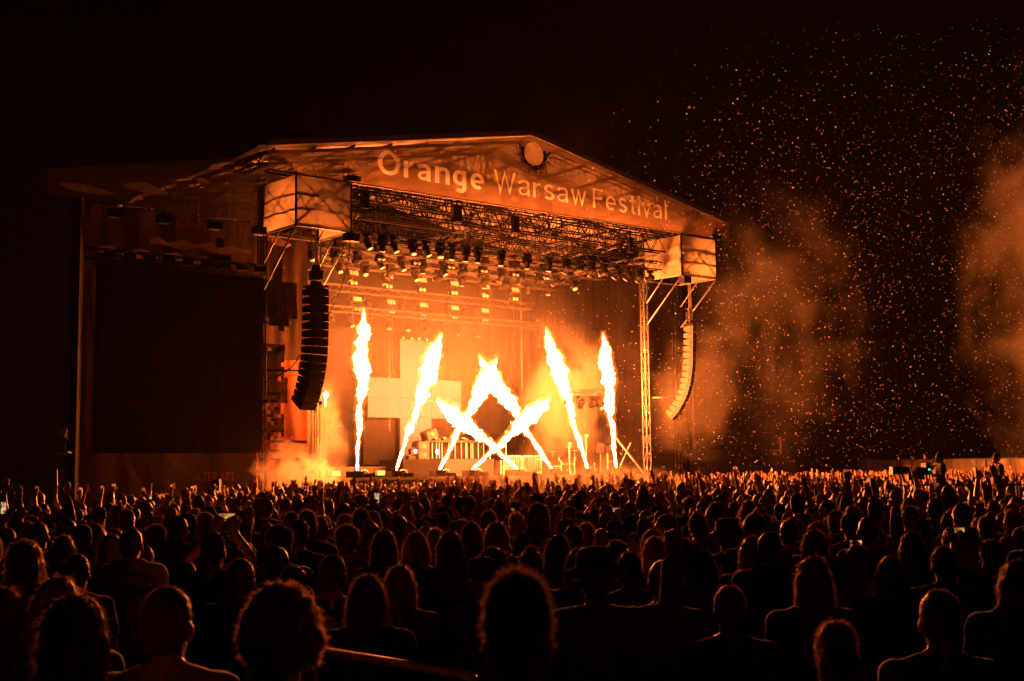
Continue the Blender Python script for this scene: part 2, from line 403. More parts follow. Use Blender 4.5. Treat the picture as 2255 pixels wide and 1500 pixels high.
# ------------------------------------------------------------------ printed banner on the gable (text cut through, pale letters set in)
def stroke(P, w):
    """outline of a pen stroke of width w along P, mitred"""
    P = [Vector((a, b)) for a, b in P]; Lp = []; Rp = []
    for i, p in enumerate(P):
        d0 = (p-P[i-1]).normalized() if i else (P[1]-p).normalized(); d1 = (P[i+1]-p).normalized() if i < len(P)-1 else d0
        n0 = Vector((-d0.y, d0.x)); n1 = Vector((-d1.y, d1.x)); m = (n0+n1)
        m = m.normalized() if m.length > 1e-4 else n0; k = 1/max(.42, m.dot(n0)); Lp.append(p+m*w/2*k); Rp.append(p-m*w/2*k)
    return [tuple(q) for q in Lp+Rp[::-1]]
def arc(cx, cy, rx, ry, a0, a1, n=14): return [(cx+rx*math.cos(math.radians(a0+(a1-a0)*i/n)), cy+ry*math.sin(math.radians(a0+(a1-a0)*i/n))) for i in range(n+1)]
def clampx(P, lo=-9, hi=9): return [(min(hi, max(lo, a)), b) for a, b in P]
def glyph(c, w):
    """plain grotesque letter, cap height 1: closed outlines that never overlap, and its advance"""
    h = w/2; X = .73; r = X/2; g = .014
    if c == 'O': return [arc(.42, .5, .42, .52, 0, 354, 40), arc(.42, .5, .42-w, .52-w, 0, 354, 40)], .84
    if c == 'o': return [arc(.3, r, .3, r+.01, 0, 352, 32), arc(.3, r, .3-w, r-w, 0, 352, 32)], .6
    if c == 'r': return [stroke([(h, 0), (h, X)], w), clampx(stroke([(w*.6, X-h-.15), (w+.07, X-h-.04), (.32, X-h), (.36, X-h)], w*.96), lo=w+g)], .38
    if c == 'n': return [stroke([(h, 0), (h, X)], w), clampx(stroke([(w*.6, X-h-.14), (w+.05, X-h-.03)]+arc(.58-h-.16, X-h-.17, .16, .17, 92, 0, 8)+[(.58-h, 0)], w), lo=w+g)], .58
    if c == 'a':
        st = [(.05, .54), (.10, X-h-.05)]+arc(.52-h-.15, X-h-.15, .15, .15, 105, 0, 8)+[(.52-h, 0)]
        return [stroke(st, w), clampx(stroke([(.52-w+.05, .385), (.26, .365)]+arc(.22, .20, .22-h, .20-h*.8, 92, 285, 12)+[(.33, h*.8+.03), (.52-w+.05, .15)], w*.72), hi=.52-w-g)], .56
    if c == 'g':
        return [stroke([(.54-h, X), (.54-h, -.04)]+arc(.30, -.06, .24-h, .20-h*.8, -8, -140, 10), w), clampx(stroke([(.54-w+.06, X-h-.10)]+arc(.27, .38, .27-h, .34-h*.9, 62, 298, 20)+[(.54-w+.06, .04+h+.10)], w*.94), hi=.54-w-g)], .58
    if c == 'e': return [stroke(arc(.29, r, .29-h, r-h*.9, -6, -6, 1)[:1]+arc(.29, r, .29-h, r-h*.9, 2, 308, 28), w*.92), [(w*.96+g, r-h*.95), (.58-w*.30-g, r-h*.95), (.58-w*.30-g, r-h*.62), (.58-w*.96-g, r-h*.55), (.58-w*.96-g, r+h*.55), (w*.96+g, r+h*.55)]], .58
    if c == 's': return [stroke(arc(.25, X-.20, .21-h+.02, .20-h+.01, 25, 235, 12)+[(.25, .37)]+arc(.25, .20, .23-h+.01, .20-h+.01, 65, -155, 12), w)], .50
    if c == 'W': return [stroke([(h*.5, 1), (.26, .02), (.47, .93), (.68, .02), (.94-h*.5, 1)], w*.92)], .95
    if c == 'w': return [stroke([(h*.5, X), (.20, .02), (.36, X*.93), (.52, .02), (.72-h*.5, X)], w*.92)], .72
    if c == 'v': return [stroke([(h*.5, X), (.25, .02), (.50-h*.5, X)], w*.95)], .50
    if c == 'F': return [stroke([(h, 0), (h, 1)], w), stroke([(w+g, 1-h), (.56, 1-h)], w), stroke([(w+g, .5), (.50, .5)], w)], .58
    if c == 'l': return [stroke([(h, 0), (h, 1.02)], w)], w
    if c == 'i': return [stroke([(h, 0), (h, X)], w), stroke([(h, .86), (h, 1.0)], w)], w
    if c == 't': return [stroke([(.12+h, .93), (.12+h, .16)]+arc(.12+h+.12, .16, .12, .16-h, 190, 285, 8), w), stroke([(0, X-h), (.12-g, X-h)], w), stroke([(.12+w+g, X-h), (.34, X-h)], w)], .36
    if c == 'A': return [stroke([(h*.5, 0), (.33, 1), (.66-h*.5, 0)], w), stroke([(.22, .30), (.44, .30)], w*.8)], .68
    if c == 'L': return [stroke([(h, 1), (h, h), (.5, h)], w)], .52
    if c == 'T': return [stroke([(0, 1-h), (.6, 1-h)], w), stroke([(.3, 1-w-g), (.3, 0)], w)], .6
    if c == 'E': return [stroke([(.52, 1-h), (h, 1-h), (h, h), (.52, h)], w), stroke([(w+g, .5), (.48, .5)], w)], .54
    if c == 'R': return [stroke([(h, 0), (h, 1-h), (.35, 1-h)]+arc(.35, .74, .22-h+.04, .26-h, 80, -80, 8)+[(w+g, .48)], w), stroke([(.30, .48-h-g), (.56, 0)], w)], .60
    if c == '7': return [stroke([(0, 1-h), (.5, 1-h), (.2, 0)], w)], .55
    if c == 'B': return [arc(.0, .0, 1, 1, 0, 1, 1)[:0] or [(0, 0), (.4, 0), (.55, .12), (.55, .42), (.45, .52), (.53, .6), (.53, .88), (.4, 1), (0, 1)], [(w, w), (.4, w), (.42, .42), (w, .44)], [(w, .58), (.38, .58), (.4, .86), (w, 1-w)]], .6
    return [], .3
def fit_text(txt, x0, x1, base, cap, w=.13, gap=.10):
    x = 0; res = []
    for c in txt:
        ps, adv = glyph(c, w); res += [[(x+a, b) for a, b in p] for p in ps]; x += adv+gap
    W_ = x-gap; fx = (x1-x0)/W_
    return [[(x0+a*fx, base+b*cap) for a, b in p] for p in res]
def fill(polys, name):
    c = bpy.data.curves.new(name, 'CURVE'); c.dimensions = '2D'; c.fill_mode = 'BOTH'
    for P in polys:
        sp = c.splines.new('POLY'); sp.points.add(len(P)-1); sp.use_cyclic_u = True
        for i, (x, y) in enumerate(P): sp.points[i].co = (x, y, 0, 1)
    o = bpy.data.objects.new(name, c); COL.objects.link(o); dg = bpy.context.evaluated_depsgraph_get()
    me = bpy.data.meshes.new_from_object(o.evaluated_get(dg)); bpy.data.objects.remove(o)
    return me
def upright(me, base, v):
    """xy drawing -> stage plane v, relative to base"""
    for p in me.vertices: x, y = p.co.x, p.co.y; p.co = (x-base[0], v-base[1], y-base[2])
    me.update(); return me
def circle(x, y, r, n=40, rag=0): return [(x+r*math.cos(2*PI*i/n)*(1+rag*random.uniform(-1, 1)), y+r*math.sin(2*PI*i/n)*(1+rag*random.uniform(-1, 1))) for i in range(n)]
BV = -2.67
outline = [(UL, 14.25), (5, 14.27), (14, 14.36), (UR, 14.38), (UR, 15.2), (17, 16.56), (UM, 17.86), (4, 16.62), (0, 15.72), (UL, 15.08)]
letters = fit_text('Orange', 1.33, 7.13, 14.87, 1.02, .165, .13)+fit_text('Warsaw', 7.72, 13.42, 14.95, .98, .115, .13)+fit_text('Festival', 13.90, 19.08, 14.93, .98, .115, .15)
sun = circle(10.12, 17.0, .58, 40)
t = Thing('fascia_banner', 'pale lettered orange banner across the front gable of the stage roof', 'banner', (10, BV, 14.3))
me = fill([outline, *letters, sun], 'banner_sheet'); me.materials.append(M['banner']); link('sheet', upright(me, t.base, BV), t.e)
me = fill(letters, 'lettering'); me.materials.append(M['letter']); o = link('lettering', upright(me, t.base, BV-.004), t.e)
M['sun'] = cloth('banner_print_sun', (.50, .45, .39), .1, .78, scale=.6, var=.08, bump=.1)
me = fill([sun], 'sun_emblem'); me.materials.append(M['sun']); link('sun_emblem', upright(me, t.base, BV-.004), t.e)
mb = MB()
for i in range(700):   # sprigs of leaves printed round the sun
    a = random.uniform(PI*.86, PI*2.12); r = random.uniform(.56, .60+.62*random.random()**1.6)
    x = 10.12+r*math.cos(a)*1.15; y = 17.0+r*math.sin(a)
    if y > roofh(x)-.3: continue
    th = random.uniform(0, PI); L = random.uniform(.04, .10); w = L*.35; c, s = math.cos(th), math.sin(th); z = BV-.008-.00002*i
    mb.add([(x-L*c, z, y-L*s), (x+w*s, z, y-w*c), (x+L*c, z, y+L*s), (x-w*s, z, y+w*c)], [(0, 1, 2, 3)])
t.part('leaf_print', mb, M['leaf'])['kind'] = 'stuff'
mb = MB(); mb.bar((UL, BV-.02, 14.24), (UR, BV-.02, 14.36), .035, 6); t.part('bottom_hem', mb, M['roofcap'])

# ------------------------------------------------------------------ wing fascia on the left, roof line running on
t = Thing('wing_fascia', 'dim mesh fascia with printed clouds over the dark side screen', 'banner', (-7, 0, 12.7))
def wingtop(u): return 15.25-.2*abs(u+4.0)+.02*(u+4)
o1 = [(-11.65, 12.68), (-.3, 12.68), (-.3, 14.9), (-4.0, 15.25), (-11.73, 13.68)]
clouds = [[(-11.0, 13.0), (-9.6, 12.94), (-9.0, 13.02), (-9.4, 13.16), (-10.6, 13.28), (-11.3, 13.2)],
          [(-8.7, 13.36), (-7.6, 13.24), (-6.9, 13.3), (-6.9, 13.42), (-7.3, 13.5), (-7.5, 13.62), (-8.0, 13.7), (-8.5, 13.6), (-8.8, 13.5)],
          [(-5.6, 14.02), (-5.2, 14.0), (-5.1, 14.1), (-5.4, 14.22), (-5.7, 14.15)]]
me = fill([o1, *clouds], 'fascia_sheet'); me.materials.append(M['fascia']); link('sheet', upright(me, t.base, 0), t.e)
for c in clouds: me = fill([c], 'cloud_print'); me.materials.append(M['fasciacloud']); link('cloud_print', upright(me, t.base, -.004), t.e)
t = Thing('wing_roof_truss', 'dark lattice truss crossing behind the dim left fascia', 'truss', (-7, .6, 13))
for v in (.5, 2.6):
    mb = MB(); mb.truss((-7.6, v, 12.9), (-.4, v, 13.3), .5, .7, .04, .022, h=.55); t.part('lower_truss', mb, M['darksteel'])
    mb = MB(); mb.truss((-7.6, v, 13.5), (-.6, v, 14.7), .5, .7, .04, .022, h=.5); t.part('upper_truss', mb, M['darksteel'])
for i in range(9):
    u = -7.4+i*.8; mb = MB(); mb.bar((u, .5, 13.1), (u, 2.6, 13.2+i*.2), .03); mb.bar((u, .5, 13.3+i*.2), (u+.8, 2.6, 13.2), .025); t.part('cross_tube', mb, M['alu'])

# ------------------------------------------------------------------ towers and loudspeaker bays
def tower(name, u, v, top, label, mat='steel', w=.27, h0=0.):
    t = Thing(name, label, 'tower', (u, v, 0), 'scaffold towers')
    for a in (-1, 1):
        for b in (-1, 1):
            mb = MB(); mb.bar((u+a*w/2, v+b*w/2, h0), (u+a*w/2, v+b*w/2, top), .026, 6); t.part('standard', mb, M[mat], True)
    mb = MB(); k = int((top-h0)/.8)
    for f in range(4):
        c = [(-1, -1), (1, -1), (1, 1), (-1, 1)]; a, b = c[f], c[(f+1) % 4]
        for i in range(k):
            z0 = h0+(top-h0)*i/k; z1 = h0+(top-h0)*(i+1)/k
            if i % 2: a, b = b, a
            mb.bar((u+a[0]*w/2, v+a[1]*w/2, z0), (u+b[0]*w/2, v+b[1]*w/2, z1), .011, 4)
            mb.bar((u+a[0]*w/2, v+a[1]*w/2, z1), (u+b[0]*w/2, v+b[1]*w/2, z1), .010, 4)
    t.part('lacing', mb, M[mat])
    mb = MB()
    for z in (h0+2.2, h0+5.1, h0+8.4):
        for a in (-1, 1): mb.box(u+a*w/2-.06, u+a*w/2+.06, v-w/2-.06, v-w/2+.06, z, z+.14)
    t.part('coupler', mb, M[mat])['kind'] = 'stuff'
    return t
A = 2.63; B_ = 2.67; ZB, ZT = 12.19, 14.25
tower('truss_tower', .0, .1, 14.2, 'pale lattice tower beside the left speaker array at the stage front', 'steel')
tower('truss_tower', -A, .1, 14.2, 'black lattice tower at the inner edge of the dark left screen', 'darksteel')
tower('truss_tower', WID, .1, 14.2, 'bright lattice tower at the right front corner of the stage', 'steel')
tower('truss_tower', WID+A, .3, 14.2, 'dim lattice tower behind the right speaker array', 'darksteel')
tower('truss_tower', -.4, 11.8, 14.2, 'rear left lattice tower behind the stage drape', 'darksteel')
tower('truss_tower', 20.6, 11.8, 14.2, 'rear right lattice tower behind the stage drape', 'darksteel')

def bay(u0, label, right):
    t = Thing('speaker_bay', label, 'scaffold bay', (u0+A/2, -B_/2, ZB), 'fabric clad bays over the speaker arrays')
    def panel(nm, P, mat, n=12, amp=.035, seed=0, u_=0):
        P = [Vector(p) for p in P]; mb = MB()
        nrm = (P[1]-P[0]).cross(P[3]-P[0]).normalized()
        for i in range(n+1):
            for j in range(n+1):
                s, r = i/n, j/n; p = P[0].lerp(P[1], s).lerp(P[3].lerp(P[2], s), r)
                e = math.sin(PI*s)*math.sin(PI*r)
                mb.v.append(tuple(p+nrm*amp*e*(2.4*mnoise.noise(Vector((s*3+seed, r*3, u0)))+1)))
        for i in range(n):
            for j in range(n): mb.f.append((i*(n+1)+j, (i+1)*(n+1)+j, (i+1)*(n+1)+j+1, i*(n+1)+j+1)); mb.mi.append(0)
        return t.part(nm, mb, mat, True)
    u1 = u0+A; g = .03
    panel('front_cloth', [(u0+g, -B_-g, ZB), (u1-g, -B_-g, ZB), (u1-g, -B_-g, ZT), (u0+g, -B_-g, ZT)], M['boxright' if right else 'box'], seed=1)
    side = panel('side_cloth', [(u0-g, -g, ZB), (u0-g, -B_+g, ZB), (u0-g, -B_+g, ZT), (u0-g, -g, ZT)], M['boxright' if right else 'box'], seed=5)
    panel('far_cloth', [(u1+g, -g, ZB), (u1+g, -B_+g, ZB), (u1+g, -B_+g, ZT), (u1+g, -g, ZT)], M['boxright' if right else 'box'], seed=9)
    if right:  # two pale printed strokes on the side cloth, one running on over the front
        for P in ([(-1.75, 13.32), (-B_+.03, 13.32), (-B_+.03, 13.72), (-2.0, 13.58)], [(-1.55, 12.72), (-B_+.03, 12.72), (-B_+.03, 13.04), (-1.3, 12.78)], [(-.7, 13.38), (-1.75, 13.30), (-2., 13.60)]):
            mb = MB(); mb.add([(u0-g-.12, a, b) for a, b in P], [tuple(range(len(P)))]); t.part('print', mb, M['boxstripe'])
    else:
        for P in ([(u0+.75, 13.55), (u0+1.9, 13.5), (u0+1.8, 13.72), (u0+1.2, 13.82)], [(u0+.4, 12.95), (u0+1.5, 12.85), (u0+1.35, 13.1), (u0+.7, 13.12)]):
            mb = MB(); mb.add([(a, -B_-g-.14, b) for a, b in P], [tuple(range(len(P)))]); t.part('print', mb, M['boxstripe'])
    for a, b in ((u0, -B_), (u1, -B_), (u0, 0), (u1, 0)):
        mb = MB(); mb.bar((a, b, ZB-.1), (a, b, ZT+.1), .05, 6); t.part('post', mb, M['darksteel'])
    for z in (ZB-.02, ZB+.62, ZB+1.25, ZT):
        mb = MB(); c = [(u0, -B_), (u1, -B_), (u1, 0), (u0, 0)]
        for i in range(4): mb.bar((*c[i], z), (*c[(i+1) % 4], z), .035, 6)
        t.part('ledger_ring', mb, M['steel'] if z < ZB else M['darksteel'])
    mb = MB()
    for i in range(4):
        c = [(u0, -B_), (u1, -B_), (u1, 0), (u0, 0)]; a, b = c[i], c[(i+1) % 4]
        mb.bar((*a, ZB), (*b, ZT), .025, 4); mb.bar((*b, ZB), (*a, ZT), .025, 4)
        for k in range(5):
            p = Vector((*a, 0)).lerp(Vector((*b, 0)), k/5); q = Vector((*a, 0)).lerp(Vector((*b, 0)), (k+.5)/5)
            mb.bar((p.x, p.y, ZB+.62), (q.x, q.y, ZB+1.25), .016, 4)
            p2 = Vector((*a, 0)).lerp(Vector((*b, 0)), (k+1)/5); mb.bar((q.x, q.y, ZB+1.25), (p2.x, p2.y, ZB+.62), .016, 4)
    t.part('lacing', mb, M['darksteel'])
    for a in (u0, u1):
        mb = MB(); mb.bar((a, -B_, ZB-.05), (a+.0, -.1, ZB-2.35), .04, 6); t.part('knee_brace', mb, M['steel'], True)
        mb = MB(); mb.bar((a, -B_*.5, ZB-.05), (a+.0, -.1, ZB-1.22), .035, 6); t.part('knee_brace', mb, M['steel'], True)
    mb = MB(); mb.box(u0+A-.3 if not right else u0-.05, u0+A+.3 if not right else u0+.5, -B_-.2, -B_+.2, ZB-.42, ZB-.08); t.part('hoist', mb, M['black'])
    mb = MB(); mb.box(u0+A-.25, u0+A+.35, -B_-.2, -B_+.2, ZT+.05, ZT+.28); t.part('hoist', mb, M['black'])
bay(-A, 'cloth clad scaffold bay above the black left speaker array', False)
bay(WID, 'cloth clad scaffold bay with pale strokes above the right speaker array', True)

# ------------------------------------------------------------------ line arrays: trapezoid boxes hung in a J
def line_array(cu, cv, ztop, yaw, nbox, label, W_, D_, Hh, smat, tilt0, tiltend, lit):
    base = SP(cu, cv, ztop)
    t = Thing('line_array', label, 'speaker array', base, 'hanging speaker arrays', world=True, rot=yaw)
    # local: -Y is the front (towards the listeners), +Y the rear
    mb = MB(); mb.box(-W_/2, W_/2, -D_*.45, D_*.5, .02, .12); mb.box(-W_*.3, W_*.3, -.1, .1, .12, .3)
    o = link('bumper_frame', mb.mesh('bumper_frame', M['black']), t.e)
    mb = MB(); mb.box(-.22, .22, -.2, .2, .35, .75); mb.box(-.12, .12, -.12, .12, .75, 1.0); link('hoist', mb.mesh('hoist', M['black']), t.e)
    top = ZB-ztop
    for x in (-.28, .0, .3):
        mb = MB(); mb.bar((x, .0, .12), (x, 0, top), .014, 4); link('chain', mb.mesh('chain', M['steel']), t.e)
    p = Vector((0, -D_*.45, 0)); ang = math.radians(tilt0)
    for i in range(nbox):
        f = i/(nbox-1); ang = math.radians(tilt0+(tiltend-tilt0)*max(0, (f-.25)/.75)**1.6)
        # box in own frame: front edge at y=0, going down -h; rear is thinner (trapezoid)
        rot = Matrix.Rotation(ang, 3, 'X')   # front turns downwards
        hr = Hh*.60
        def P(x, y, z): return p+rot @ Vector((x, y, z))
        e = .012
        mb = MB(); mid = -Hh/2
        pts = [(y, z) for y, z in ((0, -e), (D_*.45, -e-.005), (D_, mid+hr/2), (D_, mid-hr/2), (D_*.45, -Hh+e+.005), (0, -Hh+e))]
        vs = [P(-W_/2, y, z) for y, z in pts]+[P(W_/2, y, z) for y, z in pts]
        mb.add(vs, [tuple(range(6))[::-1], tuple(range(6, 12))]+[(k, (k+1) % 6, 6+(k+1) % 6, 6+k) for k in range(6)])
        bx = link('speaker_box', mb.mesh('speaker_box', smat), t.e)
        mb = MB()
        mb.add([P(-W_/2-.006, y, z) for y, z in ((.06, -.05), (.06, -Hh*.5+.01), (.17, -Hh*.5+.01), (.17, -.05))], [(0, 1, 2, 3)])
        link('handle_recess', mb.mesh('handle_recess', M['label']), bx); mb = MB()
        mb.add([P(-W_/2-.006, y, z) for y, z in ((.06, -Hh*.5-.02), (.06, -Hh+.06), (.17, -Hh+.06), (.17, -Hh*.5-.02))], [(0, 1, 2, 3)])
        link('handle_recess', mb.mesh('handle_recess', M['label']), bx); mb = MB()
        mb.add([P(W_/2+.006, y, z) for y, z in ((.06, -.05), (.17, -.05), (.17, -Hh+.06), (.06, -Hh+.06))], [(0, 1, 2, 3)])
        link('handle_recess', mb.mesh('handle_recess', M['label']), bx)
        mb = MB(); mb.add([P(-W_/2+.03, -.004, -.03), P(W_/2-.03, -.004, -.03), P(W_/2-.03, -.004, -Hh+.03), P(-W_/2+.03, -.004, -Hh+.03)], [(0, 1, 2, 3)])
        link('grille', mb.mesh('grille', M['black']), bx)
        p = p+rot @ Vector((0, 0, -Hh))
    return t
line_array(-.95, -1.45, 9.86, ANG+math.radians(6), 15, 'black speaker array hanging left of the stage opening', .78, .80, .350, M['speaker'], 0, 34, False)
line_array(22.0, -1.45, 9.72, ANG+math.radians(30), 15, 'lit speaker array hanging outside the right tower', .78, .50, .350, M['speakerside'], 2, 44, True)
def worldpath(name, pts, r, mat, label, cat):
    P = [SP(*p) for p in pts]; b = P[0]; mb = MB()
    for a, c in zip(P, P[1:]): mb.bar(a, c, r, 6)
    o = link(name, mb.mesh(name, mat, b, True)); o.location = b; return tag(o, label, cat)
def bez(a, b, c, d, n=14): return [tuple(Vector(a)*(1-s)**3+Vector(b)*3*(1-s)**2*s+Vector(c)*3*(1-s)*s*s+Vector(d)*s**3) for s in [i/n for i in range(n+1)]]
worldpath('hanging_cable', bez((0, -2.6, 12.0), (0, -2.6, 10.6), (-.3, -2.2, 9.4), (-.55, -1.6, 8.6)), .022, M['black'], 'thin black cable curving down from bay to left speaker array', 'cable')
worldpath('steady_cable', bez((-1.45, -1.0, 7.1), (-1.7, -.8, 6.3), (-2.1, -.4, 6.3), (-2.6, -.1, 5.9)), .03, M['black'], 'black cable sagging from the left array to the screen tower', 'cable')
worldpath('bracing_tube', [(-2.6, -.3, 6.45), (-1.3, -.9, 6.45)], .035, M['black'], 'black horizontal arm bracing the left array against its tower', 'brace')
worldpath('bracing_tube', [(20.2, -.3, 5.95), (21.9, -.9, 5.95)], .035, M['steel'], 'pale horizontal arm between right tower and right speaker array', 'brace')

# ------------------------------------------------------------------ left wing: scrim, dark screen, base print
def sheet(name, u0, u1, h0, h1, v, mat, n=40, amp=.06, parent=None, base=None, seed=0.):
    mb = MB(); K = 12
    for i in range(n+1):
        for j in range(K+1):
            u = u0+(u1-u0)*i/n; h = h0+(h1-h0)*j/K
            mb.v.append((u, v+amp*(.25*math.sin(i*.9+seed+.15*j)+2.2*mnoise.noise(Vector((u*.8, h*.30, seed)))+.5*mnoise.noise(Vector((u*2.5, h*.5, seed)))), h))
    for i in range(n):
        for j in range(K): mb.f.append((i*(K+1)+j, (i+1)*(K+1)+j, (i+1)*(K+1)+j+1, i*(K+1)+j+1)); mb.mi.append(0)
    return mb
t = Thing('side_scrim', 'tall printed fabric wall behind and beside the dark left screen', 'banner', (-5, .55, 0))
t.part('upper_cloth', sheet('', -10.3, -2.4, 10.0, 12.75, .62, 0, 40, .02, seed=1), M['scrim'], True)
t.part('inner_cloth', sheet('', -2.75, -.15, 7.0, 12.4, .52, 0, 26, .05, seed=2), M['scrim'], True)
t.part('firelit_cloth', sheet('', -2.75, -.15, 1.2, 7.0, .52, 0, 26, .05, seed=2), M['scrimlit'], True)  # lower stretch of the same scrim, fire glow painted by its colour
t.part('base_cloth', sheet('', -10.3, -2.7, .1, 3.1, .35, 0, 40, .015, seed=3), M['scrim'], True)
t.part('outer_cloth', sheet('', -10.3, -9.6, 3.0, 10.1, .45, 0, 8, .03, seed=4), M['scrim'], True)
def rects(nm, L, mat, v=.30, label=None):
    mb = MB()
    for k, (a, b, c, d) in enumerate(L): mb.box(a, b, v-.004, v, c, d)
    o = t.part(nm, mb, M[mat], label=label); o['kind'] = 'stuff'; return o
rects('castle_print', [(-2.7, -2.0, 9.3, 10.35), (-2.0, -1.55, 9.3, 11.05), (-1.55, -.85, 9.3, 10.3), (-2.55, -.8, 8.75, 9.3), (-2.2, -1.2, 8.4, 8.75), (-1.7, -1.45, 8.2, 8.4)], 'printdark')
rects('castle_print', [(-6.9, -6.1, 10.6, 11.5), (-5.2, -3.9, 10.6, 11.2), (-4.6, -4.2, 11.2, 11.9)], 'printdark', v=.42)
L = []
for i in range(9):
    for j in range(26):
        x = -2.7+i*.16; y = 3.6+j*.155; d = abs(x+2.15)
        lim = .75-.25*abs(y-5.6)/2
        if d < lim+.1*random.random() and random.random() < (.95 if y > 5.0 else .5): L.append((x, x+.155, y, y+.15))
rects('tree_print', L, 'printgreen')
rects('tree_print', [(x, x+.15, y, y+.14) for x, y in [(-2.7+.16*random.randint(0, 8), 3.6+.155*random.randint(0, 12)) for _ in range(34)]], 'printdark', v=.29)
rects('bird_print', [(-1.75, -1.4, 7.35, 7.6), (-1.85, -1.6, 7.25, 7.4)], 'printgreen')
rects('leaf_print', [(-.75, -.35, 6.5, 6.9), (-.6, -.3, 6.8, 7.05)], 'printgreen')
rects('figure_print', [(-1.5, -1.05, 3.1, 3.2), (-1.42, -1.15, 3.2, 3.42), (-1.4, -1.18, 3.75, 3.95), (-1.58, -1.0, 3.66, 3.75), (-1.55, -1.02, 2.55, 3.1), (-1.36, -1.2, 3.42, 3.66), (-2.3, -2.05, 2.7, 4.1)], 'printpink')
rects('fence_print', [(-2.6, -.3, 3.46, 3.58), (-2.6, -.3, 3.1, 3.2), (-2.6, -.3, 2.74, 2.84)], 'printdark', v=.32)
cl = [(-2.35, 12.05), (-1.9, 11.85), (-1.35, 11.8), (-1.1, 11.9), (-1.3, 12.05), (-1.6, 12.12), (-1.8, 12.28), (-2.1, 12.25)]
mb = MB(); mb.add([(a, .28, b) for a, b in cl], [tuple(range(len(cl)))]); t.part('cloud_print', mb, M['printpale'])
for x0, x1, y in ((-9.6, -4.0, 11.0), (-7.5, -3.0, 11.55), (-2.7, -1.6, 10.5)):
    mb = MB(); pts = [(x0+(x1-x0)*i/12, y+.12*math.sin(i*2.1)) for i in range(13)]+[(x1-(x1-x0)*i/12, y-.25+.08*math.sin(i*1.3)) for i in range(13)]
    mb.add([(a, .34, b) for a, b in pts], [tuple(range(26))]); t.part('cloud_print', mb, M['fasciacloud'])
me = fill(fit_text('ALTER ART', -5.55, -3.75, 1.93, .36, .15), 'alter_print'); me.materials.append(M['printpink']); link('lettering', upright(me, t.base, .22), t.e)
def screen(name, u0, u1, h0, h1, v, label, nx, ny, mat, dpt=.12):
    t = Thing(name, label, 'video screen', ((u0+u1)/2, v, h0))
    du, dh = (u1-u0)/nx, (h1-h0)/ny
    mb = MB(); mb.box(-du/2+.004, du/2-.004, 0, dpt, .004, dh-.004); me = mb.mesh('led_panel', mat)
    for i in range(nx):
        for j in range(ny):
            o = link('led_panel', me, t.e); o.location = (u0+du*(i+.5)-t.base.x, random.uniform(0, .003), j*dh)
    mb = MB()
    for i in range(nx+1): mb.bar((u0+du*i, v+dpt+.06, h0), (u0+du*i, v+dpt+.06, h1), .03, 4)
    for j in range(ny+1): mb.bar((u0, v+dpt+.06, h0+dh*j), (u1, v+dpt+.06, h0+dh*j), .02, 4)
    t.part('support_frame', mb, M['darksteel']); return t
screen('video_screen', -9.7, -2.66, 3.05, 10.35, -.05, 'large switched-off black screen on the left wing', 7, 7, M['screenoff'])
t = Thing('screen_truss', 'dark lighting truss over the switched-off left screen', 'truss', (-6, -.2, 10.4))
mb = MB(); mb.truss((-10.2, -.1, 10.62), (-2.7, -.1, 10.62), .4, .5, .03, .018, h=.4); t.part('lattice', mb, M['darksteel'])

# the right wing mirrors it, further away
t = Thing('side_scrim', 'dim fabric wall and base beside the right screen', 'banner', (26, .8, 0))
t.part('inner_cloth', sheet('', 20.5, 24.0, 1.2, 12.4, .9, 0, 26, .05, seed=6), M['scrim'], True)
t.part('base_cloth', sheet('', 24.0, 31.6, .1, 3.25, .7, 0, 40, .02, seed=7), M['scrim'], True)
rects('fence_print', [(20.7, 23.9, 2.9+.28*k, 2.98+.28*k) for k in range(4)], 'printdark', v=.62)
rects('panel_print', [(27.2, 27.9, .3, 2.9), (24.6, 26.3, 1.75, 2.35), (29.3, 29.6, 2.3, 2.8)], 'printdark', v=.55)
me = fill(fit_text('ALTER ART', 24.45, 26.1, 1.98, .3, .15), 'alter_print2'); me.materials.append(M['printpale']); link('lettering', upright(me, t.base, .53), t.e)
screen('video_screen', 24.05, 31.1, 3.25, 10.2, .3, 'large switched-off black screen on the far right wing', 7, 7, M['screenoff'])
t = Thing('guard_rail', 'small pale railing on top of the far right wing base', 'railing', (31.3, .5, 3))
mb = MB(); mb.bar((31.5, .4, 3.0), (31.5, .4, 4.0), .05, 6); t.part('post', mb, M['rail'])
for z in (3.25, 3.92): mb = MB(); mb.bar((30.5, .4, z), (31.5, .4, z), .035, 6); t.part('rail', mb, M['rail'])
t = Thing('utility_cabinet', 'small pale cabinet in front of the right wing base', 'cabinet', (28.55, -.5, 0))
mb = MB(); mb.box(28.2, 28.9, -.7, -.3, 0, 2.05); t.part('body', mb, M['speakerside'])
mb = MB(); mb.box(28.24, 28.86, -.72, -.702, .08, 1.98); t.part('door', mb, M['speakerside'])

